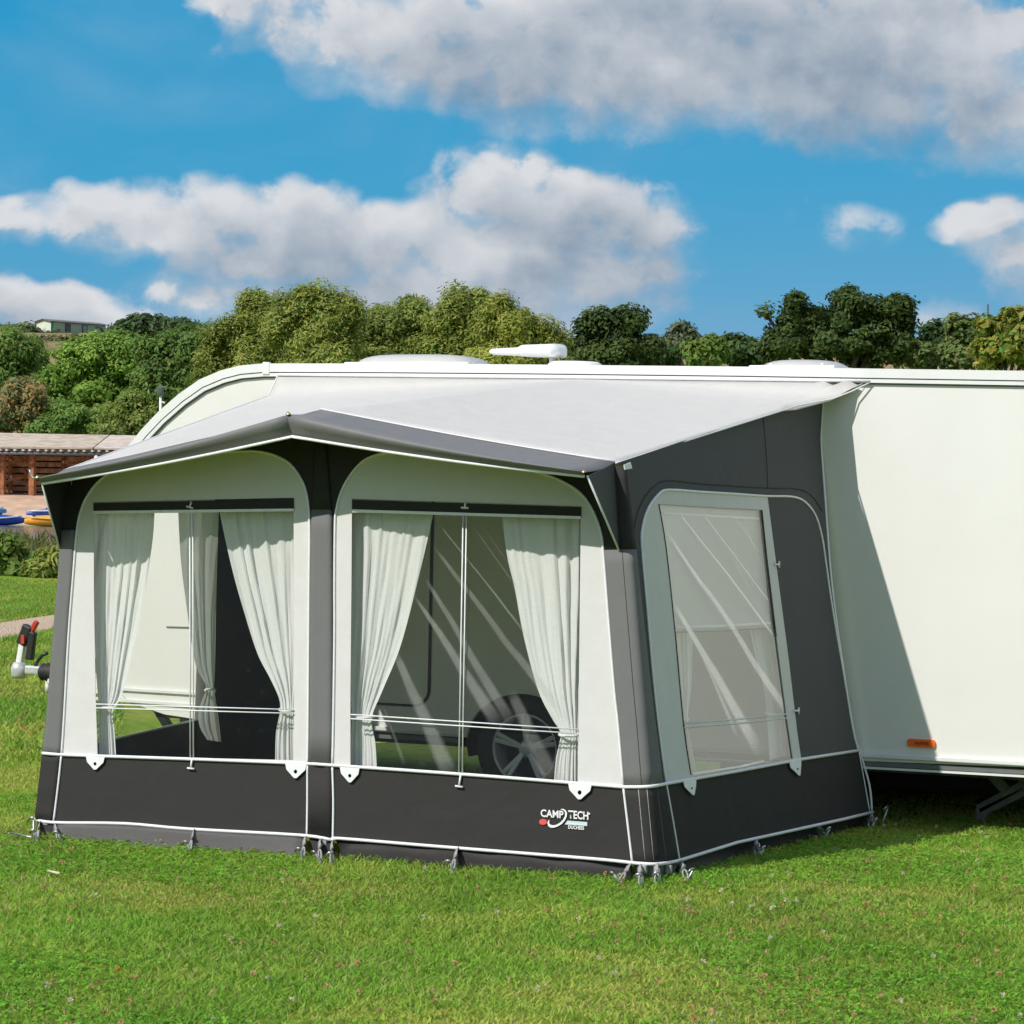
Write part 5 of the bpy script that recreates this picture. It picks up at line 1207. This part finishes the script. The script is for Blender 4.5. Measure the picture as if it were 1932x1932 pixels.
tree('berry_shrub', 'reddish brown tinged shrub above the shed roof at the left edge', [(40, 762, 50, 50), (5, 785, 40, 40), (70, 790, 40, 36)], BD - 6, 38, 330, 54, .5, .24, .10, (0.155, 0.181, 0.062), (0.464, 0.371, 0.155), .14, .2, cat='shrub', hue=.35, group='shrubs behind the shed')
tree('leafy_shrub', 'low green bush rising just behind the middle of the shed roof', [(125, 795, 48, 32), (180, 792, 45, 36), (95, 808, 40, 24)], BD - 7, 140, 300, 54, .5, .24, .10, (0.111, 0.223, 0.049), (0.340, 0.481, 0.111), .12, .2, cat='shrub', group='shrubs behind the shed')
tree('leafy_shrub', 'olive bush beside the curved caravan nose behind the shed', [(245, 785, 48, 44), (300, 800, 50, 44), (215, 806, 34, 24)], BD - 9, 260, 320, 54, .5, .24, .10, (0.124, 0.217, 0.049), (0.402, 0.464, 0.111), .12, .2, cat='shrub', group='shrubs behind the shed')
tree('broadleaf_tree', 'small dark tree on the skyline nearest the right end of the cabin', [(232, 622, 24, 12), (248, 619, 18, 12)], 330, 238, 70, 26, 1.1, .75, .36, (0.046, 0.092, 0.036), (0.126, 0.196, 0.078), .3, .1, group='distant trees on the skyline')
tree('broadleaf_tree', 'rounded dark tree on the skyline, second to the right of the cabin', [(278, 612, 24, 16), (295, 615, 20, 14), (262, 616, 18, 12)], 330, 278, 110, 26, 1.1, .75, .36, (0.046, 0.092, 0.036), (0.126, 0.196, 0.078), .3, .1, group='distant trees on the skyline')
tree('broadleaf_tree', 'dark tree on the skyline closest to the tall willows', [(326, 618, 24, 18), (352, 622, 26, 18)], 330, 340, 110, 26, 1.1, .75, .36, (0.046, 0.092, 0.036), (0.126, 0.196, 0.078), .3, .1, group='distant trees on the skyline')
tree('broadleaf_tree', 'small dark thicket in the hollow below the cabin', [(85, 660, 30, 18), (60, 668, 20, 12)], 300, 82, 120, 26, .9, .6, .3, (0.027, 0.050, 0.023), (0.069, 0.105, 0.042), .2, .1, group='distant trees on the skyline')
tree('hedge_shrub', 'scrubby hedge on the skyline left of the cabin', [(40, 628, 46, 10), (-20, 626, 40, 10), (105, 640, 26, 8)], 390, 20, 200, 22, 1.0, .7, .4, (0.069, 0.115, 0.042), (0.196, 0.252, 0.082), .12, .1, cat='hedge', group='distant trees on the skyline')
OD, OL = (.034, .064, .020), (.130, .190, .048)
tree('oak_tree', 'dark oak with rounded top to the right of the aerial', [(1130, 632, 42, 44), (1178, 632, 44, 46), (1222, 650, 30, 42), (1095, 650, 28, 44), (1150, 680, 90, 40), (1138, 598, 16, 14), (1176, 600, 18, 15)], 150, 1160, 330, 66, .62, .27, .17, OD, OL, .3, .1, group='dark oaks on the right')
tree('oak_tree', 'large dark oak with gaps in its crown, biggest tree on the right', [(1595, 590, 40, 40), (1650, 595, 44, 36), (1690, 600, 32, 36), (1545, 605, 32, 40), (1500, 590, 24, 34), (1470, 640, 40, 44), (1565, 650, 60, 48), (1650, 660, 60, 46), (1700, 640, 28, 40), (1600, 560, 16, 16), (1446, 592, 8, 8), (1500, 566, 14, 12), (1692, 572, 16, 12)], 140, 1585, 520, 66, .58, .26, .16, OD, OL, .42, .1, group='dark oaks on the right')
tree('oak_tree', 'small round dark oak right of the largest one', [(1762, 640, 26, 28), (1748, 662, 24, 30), (1785, 660, 20, 30)], 190, 1764, 130, 36, .75, .46, .26, OD, (0.092, 0.161, 0.055), .3, .1, group='dark oaks on the right')
tree('poplar_tree', 'grey green feathery tree just right of the rounded oak', [(1278, 640, 20, 32), (1300, 652, 16, 30), (1260, 668, 20, 26)], 230, 1280, 120, 32, .8, .5, .22, (0.092, 0.138, 0.069), (0.219, 0.265, 0.138), .25, .2, group='paler trees among the oaks')
tree('leafy_shrub', 'bright lime green young tree in front of the far hedge', [(1326, 660, 22, 24), (1345, 668, 20, 24), (1315, 682, 16, 18)], 120, 1335, 150, 30, .42, .30, .17, (.090, .150, .030), (.270, .380, .080), .08, .1, cat='shrub', group='paler trees among the oaks')
tree('hedge_shrub', 'dark hedge running between the two oaks', [(1390, 666, 30, 24), (1425, 662, 28, 26), (1375, 655, 16, 16)], 200, 1400, 170, 32, .7, .46, .26, (0.042, 0.092, 0.027), (0.138, 0.219, 0.059), .2, .1, cat='hedge', group='paler trees among the oaks')
tree('leafy_shrub', 'low dark shrub at the right foot of the rounded oak', [(1250, 676, 26, 18)], 200, 1250, 45, 32, .7, .46, .26, (0.042, 0.092, 0.027), (0.138, 0.219, 0.059), .2, .1, cat='shrub', group='paler trees among the oaks')
tree('poplar_tree', 'pale olive tree beyond the small round oak', [(1820, 630, 30, 30), (1845, 650, 30, 36), (1805, 668, 34, 24)], 170, 1820, 200, 32, .7, .44, .22, (0.103, 0.161, 0.050), (0.275, 0.344, 0.105), .25, .2, group='paler trees among the oaks')
tree('leafy_shrub', 'low pale olive shrub in the gap between the largest oak and the small round oak', [(1725, 676, 26, 24)], 170, 1725, 60, 32, .7, .44, .22, (0.103, 0.161, 0.050), (0.275, 0.344, 0.105), .25, .2, group='paler trees among the oaks')
tree('apple_tree', 'yellow leaved tree at the right edge above the caravan roof', [(1895, 645, 38, 42), (1940, 640, 40, 46), (1870, 668, 24, 30), (1862, 612, 8, 14), (1905, 604, 14, 12), (1925, 600, 16, 12)], 70, 1905, 260, 30, .30, .22, .13, (0.115, 0.173, 0.027), (0.436, 0.436, 0.092), .14, .1, group='paler trees among the oaks', hue=.25)
tree('leafy_shrub', 'low green scrub on the slope just below the hilltop cabin', [(75, 652, 30, 14), (112, 655, 30, 12), (150, 650, 28, 12), (48, 668, 26, 18)], 285, 100, 170, 30, .9, .55, .28, (.060, .090, .024), (.210, .250, .070), .12, .1, cat='shrub', group='distant trees on the skyline')
# waterside plants by the lawn edge, left
tree('leafy_shrub', 'dark leafy shrub at the left edge beside the reeds', [(15, 1055, 38, 40), (-20, 1060, 40, 46), (50, 1080, 40, 22)], 54, 15, 200, 26, .22, .17, .08, (0.069, 0.142, 0.027), (0.275, 0.367, 0.073), .04, .2, cat='shrub', group='plants at the edge of the lawn')
tree('leafy_shrub', 'yellow green waterside bush next to the awning canopy', [(92, 1072, 30, 26), (70, 1084, 36, 20), (120, 1066, 36, 32)], 53.5, 95, 170, 26, .20, .20, .06, (0.103, 0.184, 0.032), (0.459, 0.482, 0.115), .03, .0, cat='shrub', group='plants at the edge of the lawn')
def blades(n, Dr, Lr, hmin, hmax, w, c0, c1, lean=.25, seg=1):
    D = rng.uniform(*Dr, n); L = D * rng.uniform(*Lr, n); X, Y = to_world(D, L); Z = terrain(D, L); h = rng.uniform(hmin, hmax, n)
    return D, L, np.stack([X, Y, Z], 1), h
def blade_mesh(name, P, h, w, lean, col, tipcol=None):
    n = len(P); a = rng.uniform(0, 2 * math.pi, n); side = np.stack([np.cos(a), np.sin(a), 0 * a], 1); b = a + rng.normal(size=n) * .6 + math.pi / 2
    bend = np.stack([np.cos(b), np.sin(b), 0 * b], 1) * (h * lean * rng.uniform(.2, 1.6, n))[:, None]
    up = np.zeros((n, 3)); up[:, 2] = h; wv = side * (w * rng.uniform(.7, 1.3, n))[:, None] * .5
    V = np.stack([P - wv, P + wv, P + wv * .8 + up * .55 + bend * .35, P - wv * .8 + up * .55 + bend * .35, P + up + bend], 1).reshape(-1, 3)
    me = bpy.data.meshes.new(name); me.vertices.add(n * 5); me.vertices.foreach_set('co', V.astype(np.float32).ravel())
    idx = np.arange(n)[:, None] * 5 + np.array([[0, 1, 2, 0, 2, 3, 3, 2, 4]]); me.loops.add(n * 9); me.loops.foreach_set('vertex_index', idx.astype(np.int32).ravel())
    me.polygons.add(n * 3); me.polygons.foreach_set('loop_start', np.arange(0, n * 9, 3, dtype=np.int32)); me.polygons.foreach_set('loop_total', np.full(n * 3, 3, np.int32))
    at = me.attributes.new('Col', 'FLOAT_COLOR', 'POINT'); cc = np.ones((n, 5, 4), np.float32); cc[:, :, :3] = np.clip(col, .004, .7)[:, None, :]
    at.data.foreach_set('color', cc.ravel()); me.update(); me.validate(); return me
def vnoise(x, y, s, seed=0):
    r = np.random.default_rng(seed).uniform(0, 1, (64, 64)); x = x * s + 1000; y = y * s + 1000; xi, yi = np.floor(x).astype(int), np.floor(y).astype(int); fx, fy = x - xi, y - yi
    fx = fx * fx * (3 - 2 * fx); fy = fy * fy * (3 - 2 * fy); g = lambda a, b: r[a % 64, b % 64]
    return (g(xi, yi) * (1 - fx) + g(xi + 1, yi) * fx) * (1 - fy) + (g(xi, yi + 1) * (1 - fx) + g(xi + 1, yi + 1) * fx) * fy
# reeds
D, L, P, h = blades(1500, (54, 62), (-.19, -.15), .22, .60, .03, None, None)
keep = rng.uniform(size=len(D)) < .35 + .65 * (vnoise(D, L, .5, 3) > .45); P, h = P[keep], h[keep]
t = rng.uniform(size=(len(P), 1)); col = np.array([.06, .10, .02]) * (1 - t) + np.array([.30, .28, .09]) * t
tag(link('reeds', blade_mesh('reeds', P, h, .05, .45, col), M_GRASS), 'yellow green reeds along the near edge of the pond', 'reeds', kind='stuff')

# ------------------------------------------------------------------ lawn
def in_awning(P): return (P[:, 0] > -3.55) & (P[:, 0] < -.30) & (P[:, 1] > -2.66) & (P[:, 1] < .05)
def lawn(n, Dr, lr, h0, h1, w, lean, name, mow=1.0, seed=0):
    D = np.sqrt(rng.uniform(Dr[0] ** 2, Dr[1] ** 2, n)); L = D * rng.uniform(lr[0], lr[1], n) + (rng.uniform(-1.2, 1.2, n) if Dr[1] < 30 else 0)
    X, Y = to_world(D, L); P = np.stack([X, Y, terrain(D, L)], 1)
    k = ~(in_awning(P) & (rng.uniform(size=n) < .75)) & ~on_path(P); P = P[k]; X, Y = X[k], Y[k]; n = len(P)
    Xw, Yw = X + .5 * vnoise(X, Y, 1.7, 12), Y + .5 * vnoise(X, Y, 1.7, 13); a = .34 * vnoise(Xw, Yw, .75, 1) + .33 * vnoise(Xw, Yw, 2.1, 2) + .33 * vnoise(Xw, Yw, 7, 4); b = .6 * vnoise(X, Y, 1.4, 5) + .4 * vnoise(X, Y, 4.5, 6)
    t = np.clip((a - .5) * 2.5 + .46 + rng.normal(size=n) * .30, 0, 1)[:, None]
    col = np.array([.222, .415, .048]) * (1 - t) + np.array([.465, .505, .100]) * t
    straw = (rng.uniform(size=n) < .04 + .14 * np.clip((b - .48) * 3, 0, 1))[:, None]
    col = np.where(straw, np.array([.50, .44, .19]) * rng.uniform(.7, 1.1, (n, 1)), col * rng.uniform(.76, 1.20, (n, 1)) * (.84 + .32 * vnoise(X + 7, Y, 1.3, 15)[:, None]))
    h = rng.uniform(h0, h1, n) * (.65 + .75 * np.clip(1.2 - t[:, 0], .2, 1.1))
    o = link(name, blade_mesh(name, P, h, w, lean, col), M_GRASS); return o
tag(lawn(330000, (8.2, 18.5), (-.215, .215), .010, .025, .0074, 1.3, 'lawn_grass'), 'short mown lawn with lush and dry patches around the awning', 'grass', kind='stuff')
tag(lawn(130000, (18.5, 52), (-.225, -.135), .03, .06, .016, .8, 'far_lawn_grass'), 'mown lawn on both sides of the gravel path on the left', 'grass', kind='stuff')
# clover: trefoil leaves in patches, with faded pink and white flower heads
n = 52000; D = np.sqrt(rng.uniform(8.3 ** 2, 16.5 ** 2, n)); L = D * rng.uniform(-.2, .2, n); X, Y = to_world(D, L)
pm = .6 * vnoise(X, Y, .8, 8) + .4 * vnoise(X, Y, 2.6, 9); k = (rng.uniform(size=n) < np.clip((pm - .40) * 4, .03, 1)); D, L, X, Y = D[k], L[k], X[k], Y[k]
P = np.stack([X, Y, terrain(D, L) + rng.uniform(.012, .026, len(D))], 1); k = ~in_awning(P); P = P[k]; n = len(P)
P3 = np.repeat(P, 3, 0); an = np.repeat(rng.uniform(0, 6.28, n), 3) + np.tile([0, 2.09, 4.19], n); U_ = np.stack([np.cos(an), np.sin(an), rng.normal(size=3 * n) * .25], 1); U_ = unit(U_)
N_ = unit(np.stack([rng.normal(size=3 * n) * .3, rng.normal(size=3 * n) * .3, np.ones(3 * n)], 1)); U_ = unit(U_ - N_ * (U_ * N_).sum(1, keepdims=True))
ln_ = np.repeat(rng.uniform(.010, .018, n), 3); col = np.repeat(np.array([[.19, .42, .04]]) * rng.uniform(.6, 1.45, (n, 1)), 3, 0)
tag(link('clover_leaves', leaf_mesh('clover_leaves', P3 + U_ * ln_[:, None] * .5, N_, U_, ln_, ln_ * .95, col), M_GRASS), 'patches of green clover leaves in the lawn', 'clover', kind='stuff')
n = 460; D = np.sqrt(rng.uniform(8.5 ** 2, 16.2 ** 2, n)); L = D * rng.uniform(-.19, .19, n); X, Y = to_world(D, L); right = L / D
k = (rng.uniform(size=n) < np.clip(.35 + .65 * (right > .02) + .4 * ((D < 10.6) & (right < -.1)), 0, 1)); D, L, X, Y = D[k], L[k], X[k], Y[k]
P = np.stack([X, Y, terrain(D, L) + rng.uniform(.022, .036, len(D))], 1); P = P[~in_awning(P)]; n = len(P); fv, ff, fc = [], [], []
pp, nn_, uu_, cc_ = [], [], [], []
for i in range(n):
    m = 16; d_ = unit(rng.normal(size=(m, 3)) + np.array([0, 0, .5])); r_ = rng.uniform(.007, .013)
    base = np.array([.74, .46, .26]) if rng.uniform() < .5 else (np.array([.66, .38, .19]) if rng.uniform() < .45 else np.array([.80, .74, .56]))
    pp.append(P[i] + d_ * r_ * .7); nn_.append(unit(np.cross(d_, rng.normal(size=(m, 3))))); uu_.append(d_); cc_.append(base * rng.uniform(.7, 1.15, (m, 1)))
pp, nn_, uu_, cc_ = map(np.concatenate, (pp, nn_, uu_, cc_)); k = len(pp)
tag(link('clover_flowers', leaf_mesh('clover_flowers', pp, nn_, uu_, np.full(k, .013), np.full(k, .008), cc_), M_GRASS), 'small faded pink and white clover flower heads in the lawn', 'clover', kind='stuff')
# one yellow dandelion in the foreground lawn
fy = at_z(223, 1830, .04); pp, nn_, uu_ = [], [], []
d_ = unit(rng.normal(size=(26, 3)) + np.array([0, 0, .8])); k = 26
dd = thing('dandelion', 'single yellow dandelion flower in the foreground grass', 'flower', (fy.x, fy.y, 0))
link('flower_head', leaf_mesh('flower_head', np.array(fy)[None] + d_ * .006, unit(np.cross(d_, rng.normal(size=(k, 3)))), d_, np.full(k, .014), np.full(k, .006), np.tile([[.75, .42, .02]], (k, 1))), M_GRASS, dd)
part('stem', MB().tube([(fy.x, fy.y, 0), (fy.x, fy.y, fy.z)], .0015, 5), simple('stem_green', (.08, .14, .02), .6), dd)
